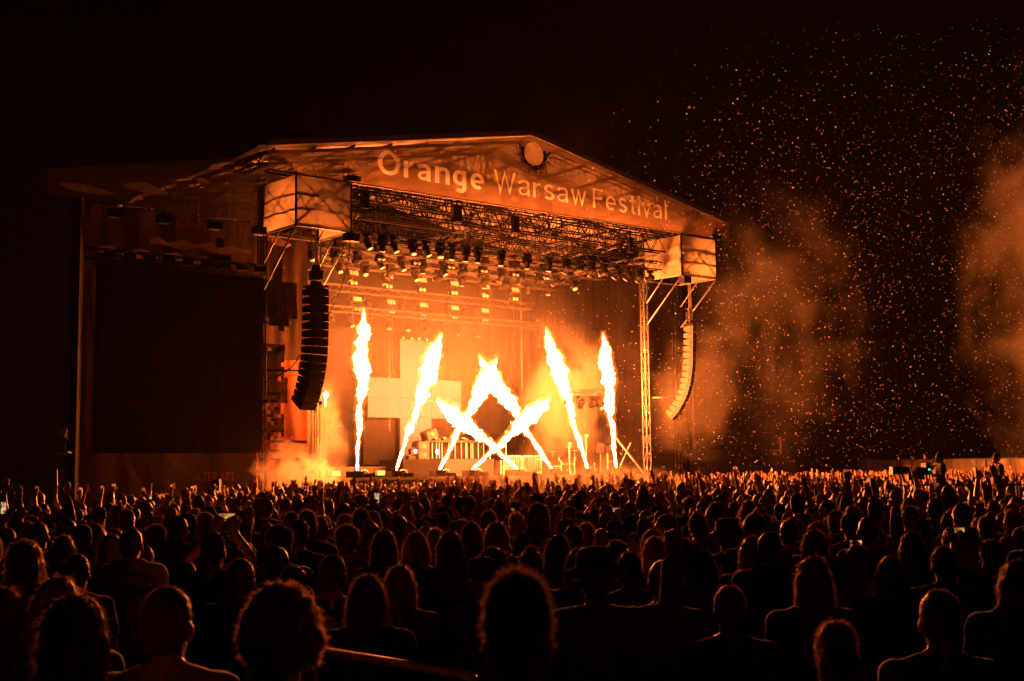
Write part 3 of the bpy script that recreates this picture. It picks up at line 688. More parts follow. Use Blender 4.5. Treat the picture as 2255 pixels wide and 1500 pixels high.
# ------------------------------------------------------------------ screens at the back of the stage
screen('backdrop_screen', 2.4, 12.55, 2.4, 9.72, 9.2, 'wide grey screen wall behind the pale cross', 10, 7, M['backled'])
t = Thing('cross_screen', 'pale cross shaped screen hanging behind the DJ table', 'video screen', (10.1, 7, 2.4))
cells = []
du = 1.98; 
mb = MB(); mb.box(-.99+.005, .99-.005, 0, .12, .005, 1.015); me_a = mb.mesh('led_panel', M['crossled'])
for j in range(2):
    for u in (8.18, 10.16, 12.14): cells.append((u, 4.98+1.02*j))
for j in range(2): cells.append((10.16, 7.02+1.02*j))
for j in range(3): cells.append((10.16, 4.98-1.02*(j+1)))
for u, h in cells:
    o = link('led_panel', me_a, t.e); o.location = (u-t.base.x, 0, h-t.base.z)
for u in (9.4, 9.95, 10.4, 10.9):
    mb = MB(); mb.bar((u, 7.06, 9.06), (u, 7.06, 12.2), .010, 4); t.part('wire', mb, M['darksteel'])
    mb = MB(); mb.box(u-.05, u+.05, 7.0, 7.1, 9.0, 9.2); t.part('shackle', mb, M['steel'])
for u in (8.0, 12.3):
    mb = MB(); mb.bar((u, 7.06, 7.04), (u, 7.06, 12.2), .010, 4); t.part('wire', mb, M['darksteel'])
for nm, a, b, c, d, lab in (('dark_panel', 7.15, 9.1, 2.6, 4.9, 'brown panel under the left arm of the cross'), ('dark_panel', 11.25, 13.2, 2.6, 4.9, 'brown panel under the right arm of the cross')):
    mb = MB(); mb.box(a, b, 7.35, 7.45, c, d); o = link(nm, mb.mesh(nm, M['crossblack'], (a, 7.35, c))); o.location = SP(a, 7.35, c); o.rotation_euler.z = ANG; tag(o, lab, 'stage panel')
t = Thing('low_wall', 'black low wall along the foot of the grey screen', 'stage panel', (4, 6, DH))
mb = MB(); mb.box(-.2, 8.6, 6.0, 6.2, DH, DH+.55); t.part('panel', mb, M['black'])
for k in range(6):
    mb = MB(); mb.box(.4+k*1.3, .85+k*1.3, 5.7, 5.9, DH+.12, DH+.34); t.part('floor_lamp', mb, M['whitepanel' if k % 2 else 'fixture'])

# ------------------------------------------------------------------ DJ riser, table, monitor speakers
t = Thing('dj_riser', 'stage riser carrying the DJ table, dark left half and pale right half', 'riser', (10.3, 5, DH))
mb = MB(); mb.box(7.6, 10.15, 4.5, 6.6, DH, 2.82); t.part('left_block', mb, M['crossblack'])
mb = MB(); mb.box(10.16, 13.3, 4.5, 6.6, DH, 2.83); t.part('right_block', mb, M['riser'])
t = Thing('dj_table', 'DJ table on the riser with glowing vertical tubes across its front', 'table', (11, 5, 2.83))
mb = MB(); mb.box(9.1, 13.05, 4.75, 5.7, 3.68, 3.78); t.part('table_top', mb, M['case'])
mb = MB(); mb.box(9.25, 12.95, 4.98, 5.06, 2.84, 3.68); t.part('front_panel', mb, M['crossblack'])
for k, u in enumerate((9.32, 9.66, 9.92, 10.1, 10.27, 10.7, 11.1, 11.5, 11.78, 11.86, 12.12, 12.24, 12.6, 12.95)):
    mb = MB(); mb.bar((u, 4.9, 2.86), (u+.0, 4.9, 3.66), .025, 6); t.part('light_tube', mb, M['tube'])
for k, u in enumerate((10.0, 10.55, 11.2, 11.8)):
    g = Thing('media_player', 'small player on the DJ table, %s from its left end' % ORD[k], 'audio player', (u, 5.1, 3.78), 'players on the DJ table')
    mb = MB(); mb.box(u-.17, u+.17, 4.9, 5.3, 3.785, 3.9); g.part('body', mb, M['case'])
    mb = MB(); mb.lathe([(.09, 3.9), (.09, 3.93)], (u, 5.1, 0), 14); g.part('jog_wheel', mb, M['lens'])
def wedge(u, v, h, lab, tilt=0):
    t = Thing('monitor_speaker', lab, 'speaker', (u, v, h), 'monitor speakers beside the DJ table')
    rot = Matrix.Rotation(math.radians(tilt), 3, 'Y')
    mb = MB(); mb.box(u-.32, u+.32, v-.3, v+.3, h, h+.42, rot); bx = t.part('cabinet', mb, M['riser'])
    me = fill(fit_text('7B', u-.12, u+.12, h+.13, .15, .16), 'mark'); me.materials.append(M['label'])
    c = Vector((u, v, h+.21))
    for p in me.vertices:
        q = Vector((p.co.x, v-.306, p.co.y)); q = c+rot @ (q-c); p.co = q-t.base
    link('marking', me, t.e)
    mb = MB(); mb.box(u-.36, u-.33, v-.2, v+.2, h+.04, h+.38, rot, c); t.part('grille', mb, M['black'])
wedge(9.35, 4.75, 3.86, 'upper tilted monitor speaker beside the DJ table', -20)
wedge(8.86, 4.8, 2.84, 'pale monitor speaker at the left end of the DJ table')
wedge(8.86, 4.8, 3.28, 'pale monitor speaker stacked left of the glowing tubes')
t = Thing('spot_lamp', 'small lamp with violet white light left of the DJ table', 'lamp', (8.35, 4.75, 2.83))
mb = MB(); mb.box(8.05, 8.45, 4.65, 4.95, 2.83, 3.0); mb.lathe([(.16, 0), (.2, .25)], (8.35, 4.9, 3.22), 12, Matrix.Rotation(PI/2, 3, 'X')); t.part('housing', mb, M['fixture'])
mb = MB(); mb.lathe([(.10, 0), (.10, .012)], (8.43, 4.63, 3.22), 14, Matrix.Rotation(PI/2, 3, 'X')); t.part('lens', mb, M['lampwhite'])
t = Thing('spot_lamp', 'round violet white lamp on the front of the DJ table', 'lamp', (9.9, 4.86, 3.1))
mb = MB(); mb.lathe([(.14, 0), (.14, .06)], (9.9, 4.86, 3.2), 16, Matrix.Rotation(PI/2, 3, 'X')); t.part('housing', mb, M['fixture'])
mb = MB(); mb.lathe([(.125, 0), (.125, .012)], (9.9, 4.795, 3.2), 16, Matrix.Rotation(PI/2, 3, 'X')); t.part('lens', mb, M['lampwhite'])

# ------------------------------------------------------------------ flame machines and flames
FL = [  # base u, tip u, tip h, widths along the jet
    ((2.68, 1.0), (3.02, 9.45), .40, 'tall straight flame jet, leftmost on the stage edge', 1),
    ((4.78, 1.0), (7.37, 8.62), .47, 'flame jet leaning right in front of the pale cross', 2),
    ((7.22, 1.0), (10.75, 7.60), .47, 'left long flame of the star, rising right to its peak', 3),
    ((9.28, 1.15), (14.26, 5.78), .45, 'flame crossing low to the right tip of the star', 4),
    ((12.17, 1.25), (7.25, 5.50), .45, 'flame crossing low to the left tip of the star', 5),
    ((14.19, 1.0), (9.63, 7.66), .47, 'right long flame of the star, rising left to its peak', 6),
    ((16.65, 1.0), (13.94, 9.28), .47, 'flame jet leaning left, right of the star', 7),
    ((18.69, 1.0), (17.93, 9.26), .42, 'nearly upright flame jet, rightmost on the stage edge', 8)]
def flame_mesh(mb, base, tip, wmax, seed, grow, n=130, k=30):
    base = Vector(base); tip = Vector(tip); d = tip-base; L = d.length; z = d.normalized(); a = Vector((0, 1, 0)); b = z.cross(a).normalized(); a = b.cross(z)
    vs = []; fs = []
    for i in range(n+1):
        s = i/n
        w = wmax*(.09+.50*s**.8+.55*math.exp(-((s-.72)/.17)**2))*.5
        w *= 1+.28*mnoise.noise(Vector((s*7, seed*3.1, 0)))
        if s > .82: w *= max(.0, (1-((s-.82)/.18)**1.25))
        off = (.16*mnoise.noise(Vector((s*5, seed*7.7, 3)))+.05*mnoise.noise(Vector((s*17, seed*7.7, 3))))*min(1, s*3)*wmax*1.4*(1-s**6)
        c = base+z*(L*s)+b*off+a*off*.6
        w += grow*min(1, .35+s*2)
        for j in range(k):
            th = 2*PI*j/k; dr = a*math.cos(th)+b*math.sin(th); q = c+dr*w
            amp = wmax*.32*min(1, .12+s*1.6)*(1 if s < .9 else max(0, (1-s)/.1))
            r = amp*(mnoise.noise(q*2.6+Vector((0, 0, seed*9-s*2)))+.65*mnoise.noise(q*6.3+Vector((seed, 0, 0)))+.55*mnoise.noise(q*13+Vector((0, seed, 0)))+.3*mnoise.noise(q*27))
            lift = z*(amp*.9*mnoise.noise(q*5+Vector((7, seed, 1))))
            vs.append(q+dr*r+(lift if 0 < i < n else Vector()))
    for i in range(n):
        for j in range(k): fs.append((i*k+j, i*k+(j+1) % k, (i+1)*k+(j+1) % k, (i+1)*k+j))
    fs.append(tuple(range(k))[::-1]); fs.append(tuple(range(n*k, (n+1)*k)))
    mb.add(vs, fs)
for i, ((bu, bv), (tu, th), w, lab, sd) in enumerate(FL):
    t = Thing('flame_jet', lab, 'flame', (bu, bv, 2.3), 'flame jets fired from the stage edge')
    mb = MB(); flame_mesh(mb, (bu, bv, 2.3), (tu, bv, th), w*1.25, sd, 0); t.part('core', mb, M['flame'], True)
    mb = MB(); flame_mesh(mb, (bu, bv, 2.3), (tu, bv, th+.12), w*1.25, sd, .06); t.part('sheath', mb, M['sheath'], True)
    mb = MB(); flame_mesh(mb, (bu, bv, 2.28), (tu, bv, th+.22), w*1.35, sd+.03, .17, 60, 16); t.part('outer_glow', mb, M['outerglow'], True)
    m = Thing('flame_machine', 'black flame machine on the stage edge, %s from the left' % ORD[i], 'flame machine', (bu, bv, DH), 'flame machines along the stage edge')
    mb = MB(); mb.box(bu-.42, bu+.18, bv-.28, bv+.28, DH, DH+.3); m.part('body', mb, M['black'])
    mb = MB(); mb.box(bu+.22, bu+.78, bv-.24, bv+.24, DH, DH+.2); m.part('fuel_case', mb, M['black'])
    mb = MB(); mb.bar((bu, bv, DH+.3), (bu, bv, DH+.36), .05, 8); m.part('nozzle', mb, M['steel'])
    mb = MB(); mb.path(bez((bu+.2, bv, DH+.28), (bu+.3, bv, DH+.4), (bu+.5, bv, DH+.4), (bu+.6, bv, DH+.2), 8), .02, 6); m.part('hose', mb, M['rail'])
    for s in (-1, 1): mb = MB(); mb.box(bu-.12+s*.24-.02, bu-.12+s*.24+.02, bv-.285, bv-.28, DH+.06, DH+.24); m.part('latch', mb, M['steel'])
# small distant burners at the left
for k, (u, lab) in enumerate(((1.0, 'small flame behind the lower end of the left array'), (1.75, 'small flame just right of the lower end of the left array'))):
    t = Thing('small_flame', lab, 'flame', (u, 2.2, 5.3))
    mb = MB(); flame_mesh(mb, (u, 2.2, 5.25), (u+.04, 2.2, 5.85), .24, 11+k, 0, 20, 12); t.part('core', mb, M['flame'], True)
    mb = MB(); mb.bar((u, 2.2, DH), (u, 2.2, 5.2), .03, 6); mb.box(u-.12, u+.12, 2.1, 2.3, 5.12, 5.24); t.part('stand', mb, M['black'])

# ------------------------------------------------------------------ lighting trusses
def ltruss(name, lab, p, q, w, h, panel=.62, mat='alu', r=.028, rb=.015):
    mid = (Vector(p)+Vector(q))/2
    t = Thing(name, lab, 'lighting truss', mid, 'lighting trusses under the stage roof')
    P = Vector(p); Q = Vector(q); d = Q-P; L = d.length; z = d.normalized(); b = Vector((0, 0, 1)); a = z.cross(b).normalized()
    cs = [a*w/2+b*h/2, -a*w/2+b*h/2, -a*w/2-b*h/2, a*w/2-b*h/2]
    for c in cs: mb = MB(); mb.bar(P+c, Q+c, r, 6); t.part('chord', mb, M[mat], True)
    mb = MB(); k = round(L/panel)
    for f in (0, 1, 2, 3):
        c1, c2 = cs[f], cs[(f+1) % 4]
        for i in range(k):
            e1 = P+z*(L*i/k); e2 = P+z*(L*(i+1)/k); mb.bar(e1+(c1 if i % 2 else c2), e2+(c2 if i % 2 else c1), rb, 4)
    t.part('lacing', mb, M[mat]); return t
ltruss('lighting_truss', 'big dark truss right under the lettered banner', (.6, -1.5, 13.86), (19.9, -1.5, 13.86), .5, .78, .55, 'darksteel', .04, .02)
ltruss('lighting_truss', 'truss with the front row of moving lights', (.8, -1.3, 12.75), (19.9, -1.3, 12.75), .4, .4, .4, 'darksteel', .03, .016)
ltruss('lighting_truss', 'thin truss carrying the foremost row of strobe panels', (.4, 1.0, 12.85), (19.9, 1.0, 12.85), .35, .3)
ltruss('lighting_truss', 'truss just behind the foremost strobe row', (.2, 3.0, 12.75), (20, 3.0, 12.75), .35, .35)
ltruss('lighting_truss', 'middle truss above the centre of the stage', (.2, 5.0, 12.7), (20, 5.0, 12.7), .35, .35)
ltruss('lighting_truss', 'truss carrying the second row of strobe panels', (.2, 7.0, 12.65), (20, 7.0, 12.65), .35, .35)
ltruss('lighting_truss', 'truss carrying the lowest row of strobe panels', (.2, 9.0, 11.75), (20, 9.0, 11.75), .35, .35)
ltruss('lighting_truss', 'rear truss low above the grey screen wall', (.2, 8.6, 10.6), (20, 8.6, 10.6), .3, .3)
ltruss('lighting_truss', 'short side truss inside the right tower', (17.4, 3.4, 6.4), (20.2, 3.4, 6.4), .3, .35)
for k, u in enumerate((1.2, 7.5, 13.3, 19.6)):
    mb = MB(); mb.truss((u, -1.3, 13.2), (u, 11.5, 13.2), .3, .8, .025, .014); o = link('girder', mb.mesh('girder', M['alu'], (u, 5, 13.2))); o.location = SP(u, 5, 13.2); o.rotation_euler.z = ANG
    tag(o, 'roof girder running back over the stage, %s from left' % ORD[k], 'girder', 'girders running back under the roof')
for k, (u, v, a, b) in enumerate(((6.6, 4.2, 4.2, 12.6), (9.4, 8.0, 6.2, 12.3), (14.0, 3.0, 6.2, 12.6), (14.4, 6.0, 7.2, 12.5), (5.0, 5.0, 7.0, 12.5))):
    mb = MB(); mb.bar((u, v, a), (u, v, b), .014, 5); o = link('hanging_line', mb.mesh('hanging_line', M['alu'], (u, v, a))); o.location = SP(u, v, a); o.rotation_euler.z = ANG
    tag(o, ['thin line hanging above the left arm of the cross', 'thin line hanging behind the top of the cross', 'thin line hanging right of the star peak', 'thin line hanging over the bright smoke', 'thin line hanging over the first leaning flame'][k], 'cable')

# strobes with a pair of round blinders
def strobe_proto():
    t = Thing('strobe_panel', 'x', 'strobe light', (0, 0, 0), 'strobe panels with paired blinders under the roof')
    mb = MB(); mb.box(-.3, .3, 0, .18, -.17, .17, Matrix.Rotation(math.radians(-18), 3, 'X'), (0, .1, 0)); t.part('housing', mb, M['fixture'])
    mb = MB(); mb.box(-.25, .25, -.012, -.004, -.12, .12, Matrix.Rotation(math.radians(-18), 3, 'X'), (0, .1, 0)); t.part('face', mb, M['whitepanel'])
    mb = MB(); mb.bar((0, .12, .15), (0, .12, .5), .02, 5); t.part('clamp', mb, M['fixture'])
    mb = MB(); mb.box(-.22, .22, .02, .2, -.62, -.34); t.part('blinder_box', mb, M['fixture'])
    for s in (-1, 1):
        mb = MB(); mb.ell((s*.11, .0, -.48), (.095, .05, .095), 12, 8); t.part('lens', mb, M['lens'], True)
    mb = MB(); mb.bar((0, .1, -.34), (0, .1, -.15), .015, 4); t.part('stem', mb, M['fixture'])
    return t
sp0 = strobe_proto(); first = True
for row, (v, h, us, nm) in enumerate(((.8, 12.38, [3.85+2.0*i for i in range(6)]+[1.7], 'foremost'), (6.8, 12.2, [6.24+2.12*i for i in range(6)], 'middle'), (8.8, 11.2, [7.75+2.13*i for i in range(5)], 'lowest'))):
    us = sorted(us)
    for i, u in enumerate(us):
        lab = '%s strobe panel from the left in the %s strobe row' % (ORD[i].capitalize(), nm); loc = SP(u, v, h)
        if first: sp0.e.location = loc; sp0.e['label'] = lab; first = False
        else: dup(sp0.e, loc, ANG, lab)
# moving heads
def mover_proto(tilt, name='moving_light'):
    t = Thing(name, 'x', 'moving light', (0, 0, 0), 'moving lights hung from the trusses')
    mb = MB(); mb.box(-.17, .17, -.17, .17, -.14, 0); t.part('base', mb, M['fixture'])
    mb = MB()
    for s in (-1, 1): mb.box(s*.19-.03, s*.19+.03, -.07, .07, -.46, -.14)
    mb.box(-.22, .22, -.07, .07, -.19, -.14); t.part('yoke', mb, M['fixture'])
    rot = Matrix.Rotation(math.radians(tilt), 3, 'X')
    mb = MB(); mb.lathe([(.09, .22), (.15, .16), (.155, -.05), (.12, -.12), (.15, -.24), (.15, -.27)], (0, 0, -.42), 14, rot); hd = t.part('head', mb, M['fixture'], True)
    mb = MB(); mb.lathe([(.13, -.272), (.12, -.30), (.05, -.31)], (0, 0, -.42), 14, rot); t.part('lens', mb, M['lens'], True, parent=hd)
    return t
movers = [mover_proto(a) for a in (8, -28, 40, 75)]
rows = [(-1.3, 12.5, [1.7, 2.5, 3.1, 4.1, 4.85, 5.6, 6.3, 7.1, 7.8, 9.2, 10.8, 12.2, 13.3, 14.2, 15.0, 15.9, 16.8, 17.6, 18.4, 19.2], 'the front truss'),
        (3.0, 12.55, [1.5+1.25*i for i in range(14)], 'the truss behind the first strobes'),
        (5.0, 12.5, [1.2+1.5*i for i in range(12)], 'the middle truss'),
        (7.0, 12.45, [1.9+2.12*i for i in range(8)], 'the second strobe truss'),
        (9.0, 11.5, [4.3+1.06*i for i in range(13)], 'the lowest strobe truss'),
        (8.6, 10.4, [3.6+1.2*i for i in range(11)], 'the rear truss'),
        (3.4, 6.2, [17.6, 18.5, 19.4, 20.0], 'the short side truss')]
used = set()
for v, h, us, nm in rows:
    for i, u in enumerate(us):
        k = random.choice((0, 1, 2, 3) if v > 0 else (0, 0, 1)) if u < 13 or v > 0 else random.choice((2, 3))
        lab = 'Black moving light, %s from the left on %s' % (ORD[i], nm); loc = SP(u, v, h); rz = ANG+random.uniform(-.7, .7)
        if k not in used: used.add(k); m = movers[k].e; m.location = loc; m.rotation_euler.z = rz; m['label'] = lab
        else: dup(movers[k].e, loc, rz, lab)
for k, (u, h) in enumerate(((6.2, 13.9), (9.6, 13.75), (17.2, 13.6), (1.2, 13.9))):
    t = Thing('chain_hoist', 'black chain hoist on the big front truss, %s from left' % ORD[k], 'hoist', (u, -1.8, h), 'chain hoists on the front truss')
    mb = MB(); mb.box(u-.16, u+.16, -2.0, -1.75, h-.45, h+.3); t.part('body', mb, M['black'])
    mb = MB(); mb.bar((u, -1.85, h+.3), (u, -1.85, 14.4), .015, 4); t.part('chain', mb, M['black'])
for k, u in enumerate((-9.2, -7.2, -5.0, -3.0)):
    t = Thing('floodlight', 'dark floodlight under the left fascia, %s from left' % ORD[k], 'floodlight', (u, -.3, 12.2), 'floodlights above the left screen')
    mb = MB(); mb.box(u-.25, u+.25, -.5, -.1, 12.1, 12.4); t.part('housing', mb, M['fixture']); mb = MB(); mb.bar((u, -.3, 12.4), (u, -.3, 12.8), .03, 5); t.part('yoke', mb, M['fixture'])
    mb = MB(); mb.box(u-.2, u+.2, -.3, -.1, 12.085, 12.095); t.part('lens', mb, M['lens'])
for k in range(9):
    u = -9.4+k*.8
    t = Thing('wash_light', 'small wash light on the left screen truss, %s from left' % ORD[k], 'floodlight', (u, -.4, 10.55), 'wash lights on the left screen truss')
    mb = MB(); mb.box(u-.2, u+.2, -.5, -.3, 10.5, 10.72); t.part('housing', mb, M['fixture']); mb = MB(); mb.box(u-.14, u+.14, -.506, -.502, 10.53, 10.69); t.part('face', mb, M['case'])

# ------------------------------------------------------------------ clutter at the right of the stage
t = Thing('diagonal_prop', 'pale diagonal prop at the foot of the right tower', 'brace', (20, .8, DH))
mb = MB(); mb.bar((20.05, .35, 2.02), (18.25, .6, 3.95), .05, 6); t.part('tube', mb, M['rail'])
mb = MB(); mb.bar((18.8, .8, 2.4), (19.7, .9, 3.6), .03, 6); t.part('cross_tube', mb, M['steel'])
for k, (u, v, w, d, h, lab) in enumerate(((15.6, 2.6, .8, .6, .75, 'flight case behind the last leaning flame'), (16.9, 3.2, 1.1, .7, .95, 'largest flight case at the right of the stage'), (18.3, 2.9, .7, .6, .6, 'low flight case near the right tower'), (19.3, 2.2, .6, .5, 1.1, 'tall narrow flight case beside the right tower'), (13.9, 4.4, .9, .6, .8, 'flight case behind the stage barrier'))):
    t = Thing('flight_case', lab, 'case', (u, v, DH), 'flight cases at the right of the stage')
    mb = MB(); mb.box(u-w/2, u+w/2, v-d/2, v+d/2, DH+.1, DH+h); t.part('body', mb, M['case'])
    for a in (-1, 1):
        mb = MB(); mb.box(u+a*w/2-.02, u+a*w/2+.02, v-d/2-.01, v-d/2+.03, DH+.1, DH+h+.005); t.part('corner_strip', mb, M['rail'])
        mb = MB(); mb.ell((u+a*w*.35, v, DH+.05), (.05, .03, .05), 8, 6); t.part('castor', mb, M['black'])
    mb = MB(); mb.box(u-w/2, u+w/2, v-d/2-.012, v-d/2-.002, DH+h*.6, DH+h*.6+.03); t.part('lid_edge', mb, M['rail'])
for k in range(2):
    t = Thing('stage_barrier', ['left pedestrian barrier standing behind the star flames', 'right pedestrian barrier standing behind the star flames'][k], 'barrier', (13.4+k*1.3, 3.2, DH), 'pedestrian barriers on the stage')
    u0 = 12.9+k*1.3
    mb = MB(); mb.bar((u0, 3.2, DH+.05), (u0, 3.2, DH+1.0), .02); mb.bar((u0+1.2, 3.2, DH+.05), (u0+1.2, 3.2, DH+1.0), .02); mb.bar((u0, 3.2, DH+1.0), (u0+1.2, 3.2, DH+1.0), .02); mb.bar((u0, 3.2, DH+.15), (u0+1.2, 3.2, DH+.15), .02)
    t.part('frame', mb, M['rail'])
    for i in range(9): mb = MB(); mb.bar((u0+.12+.12*i, 3.2, DH+.15), (u0+.12+.12*i, 3.2, DH+1.0), .01, 4); t.part('bar', mb, M['rail'])
for k, (u, v, h) in enumerate(((13.3, 4.8, 1.9), (14.7, 5.2, 2.3), (16.3, 2.0, 1.6), (19.0, 3.6, 2.1))):
    t = Thing('stand', ['thin stand behind the star, nearest its centre', 'tall thin stand right of the star', 'short thin stand beside the seventh flame', 'thin stand near the right tower'][k], 'stand', (u, v, DH), 'thin stands at the back of the stage')
    mb = MB(); mb.bar((u, v, DH), (u, v, DH+h), .02, 5); t.part('pole', mb, M['rail'])
    for a in range(3):
        mb = MB(); mb.bar((u, v, DH+.4), (u+.3*math.cos(a*2.1), v+.3*math.sin(a*2.1), DH+.01), .014, 4); t.part('leg', mb, M['rail'])
    mb = MB(); mb.ell((u, v-.05, DH+h), (.09, .12, .09), 8, 6); t.part('head', mb, M['lens'], True)
for k, (u, h) in enumerate(((19.1, 3.1), (19.6, 3.0))):
    t = Thing('speaker_cabinet', ['left pale cabinet on a pole beside the right tower', 'right pale cabinet on a pole beside the right tower'][k], 'speaker', (u, 2.6, DH))
    mb = MB(); mb.box(u-.16, u+.16, 2.45, 2.75, h, h+.5, Matrix.Rotation(.15*(1-2*k), 3, 'Y')); t.part('body', mb, M['riser']); mb = MB(); mb.bar((u, 2.6, DH), (u, 2.6, h), .025, 5); t.part('pole', mb, M['steel'])
# drum kit
t = Thing('drum_kit', 'small drum kit behind the rightmost flame', 'drum kit', (17.9, 4.2, DH))
mb = MB(); mb.lathe([(.3, -.2), (.3, .2)], (17.9, 4.2, DH+.35), 18, Matrix.Rotation(PI/2, 3, 'X')); t.part('bass_drum', mb, M['riser'], True)
for du, dh in ((-.35, .8), (.3, .8), (-.6, .6)):
    mb = MB(); mb.lathe([(.17, 0), (.17, .2)], (17.9+du, 4.1, DH+dh), 14); t.part('tom', mb, M['case'], True)
for du, dh in ((-.8, 1.25), (.8, 1.3), (.45, 1.5)):
    mb = MB(); mb.lathe([(.24, 0), (.02, .03)], (17.9+du, 4.2, DH+dh), 14); t.part('cymbal', mb, M['rail']); mb = MB(); mb.bar((17.9+du, 4.2, DH), (17.9+du, 4.2, DH+dh), .012, 4); t.part('cymbal_stand', mb, M['rail'])

# ------------------------------------------------------------------ objects left of the stage in the field
t = Thing('lamp_mast', 'dark cloth wrapped mast with a small lit work platform, far left', 'mast', SP(-10.75, -.6, 0), world=True)
b = t.base
mb = MB(); mb.box(b.x-.16, b.x+.16, b.y-.2, b.y+.2, 0, 12.6); t.part('column', mb, M['black'])
mb = MB(); mb.bar((b.x-.22, b.y-.25, 0), (b.x-.22, b.y-.25, 12.6), .015, 5); t.part('cable', mb, M['black'])
mb = MB(); mb.box(b.x-.45, b.x+.05, b.y-.7, b.y-.2, 3.0, 3.08); t.part('platform', mb, M['steel'])
MAST = (b.x-.2, b.y-.45, 3.08)
t = Thing('leaning_pole', 'thin pale pole standing upright in the crowd, far left', 'pole', (-10.55, 30, 0), world=True)
mb = MB(); mb.bar((-10.5, 30, 0), (-10.58, 30, 2.32), .018, 5, .008); t.part('shaft', mb, M['rail'])
t = Thing('delay_speaker', 'black upright speaker column rising from the crowd under the left banner', 'speaker', (-8.7, 38, 0), world=True)
mb = MB(); mb.box(-8.83, -8.62, 37.9, 38.2, 1.3, 2.02); t.part('cabinet', mb, M['speaker']); mb = MB(); mb.bar((-8.72, 38.05, 0), (-8.72, 38.05, 1.3), .03, 6); t.part('pole', mb, M['black'])
mb = MB(); mb.bar((-8.55, 38.1, 1.3), (-8.5, 38.1, 1.75), .02, 5); t.part('antenna', mb, M['rail'])

# ------------------------------------------------------------------ fence far right, camera platform
t = Thing('covered_fence', 'long cloth covered site fence at the far right behind the crowd', 'fence', (27, 84, 0), world=True)
A0 = Vector((22.9, 86, 0)); A1 = Vector((40, 79, 0)); mb = MB(); n = 90
for i in range(n+1):
    p = A0.lerp(A1, i/n); q = .12*math.sin(i*1.1)+.08*math.sin(i*2.7)
    mb.v += [(p.x, p.y+q, .1), (p.x, p.y+q*.5, 1.4), (p.x, p.y, 2.62)]
for i in range(n): mb.f += [(3*i, 3*i+3, 3*i+4, 3*i+1), (3*i+1, 3*i+4, 3*i+5, 3*i+2)]; mb.mi += [0, 0]
t.part('cover', mb, M['fence'], True)
mb = MB(); mb.bar(A0+Vector((0, -.05, 2.64)), A1+Vector((0, -.05, 2.64)), .04, 6); t.part('top_rail', mb, M['rail'])
for i in range(8):
    p = A0.lerp(A1, i/7); mb = MB(); mb.bar(p+Vector((0, -.1, 0)), p+Vector((0, -.1, 2.66)), .035, 5); t.part('post', mb, M['steel'])

t = Thing('camera_platform', 'low camera platform with rails rising from the crowd on the right', 'platform', (11.6, 33.8, 0), world=True)
PH = .72
mb = MB(); mb.box(9.7, 13.6, 32.9, 34.9, PH-.12, PH); t.part('deck', mb, M['case'])
for x in (9.7, 11.2, 12.75, 13.6):
    for y in (32.9, 34.9): mb = MB(); mb.bar((x, y, 0), (x, y, PH+.95), .028, 6); t.part('post', mb, M['steel'])
for y in (32.9, 34.9):
    for z in (.5, .92): mb = MB(); mb.bar((9.7 if y > 34 else 11.2, y, PH+z), (13.6, y, PH+z), .02, 6); t.part('rail', mb, M['black' if y < 34 else 'steel'])
def tripod(x, y, z0, h, lab):
    t = Thing('camera_tripod', lab, 'tripod', (x, y, z0), world=True)
    for a in range(3):
        mb = MB(); mb.bar((x, y, z0+h), (x+.4*math.cos(a*2.09+.5), y+.4*math.sin(a*2.09+.5), z0), .022, 5); t.part('leg', mb, M['rail'])
    mb = MB(); mb.box(x-.08, x+.08, y-.08, y+.08, z0+h, z0+h+.12); t.part('head', mb, M['black'])
tripod(10.45, 33.9, PH, .95, 'pale tripod under the big broadcast camera'); tripod(12.15, 34.2, PH, 1.0, 'pale tripod beside the leaning camera operator')
t = Thing('broadcast_camera', 'big broadcast camera with box lens on the platform tripod', 'camera', (10.45, 33.9, PH+1.1), world=True)
mb = MB(); mb.box(10.3, 10.72, 33.8, 34.05, PH+1.08, PH+1.40); t.part('body', mb, M['black'])
mb = MB(); mb.box(9.88, 10.29, 33.78, 34.06, PH+1.22, PH+1.42); t.part('box_lens', mb, M['speakerside'])
mb = MB(); mb.box(10.73, 10.85, 33.7, 34.1, PH+1.2, PH+1.5); t.part('viewfinder', mb, M['black'])
mb = MB(); mb.ell((10.8, 33.66, PH+1.34), (.03, .03, .03), 8, 6); t.part('tally_light', mb, M['green'])
t = Thing('equipment_case', 'pale upright case at the feet of the standing camera operator', 'case', (11.0, 32.6, 0), world=True)
mb = MB(); mb.box(10.72, 10.98, 32.5, 32.75, 0, 1.42); t.part('body', mb, M['speakerside']); mb = MB(); mb.box(10.73, 10.97, 32.48, 32.498, 1.1, 1.14); t.part('latch_strip', mb, M['steel'])

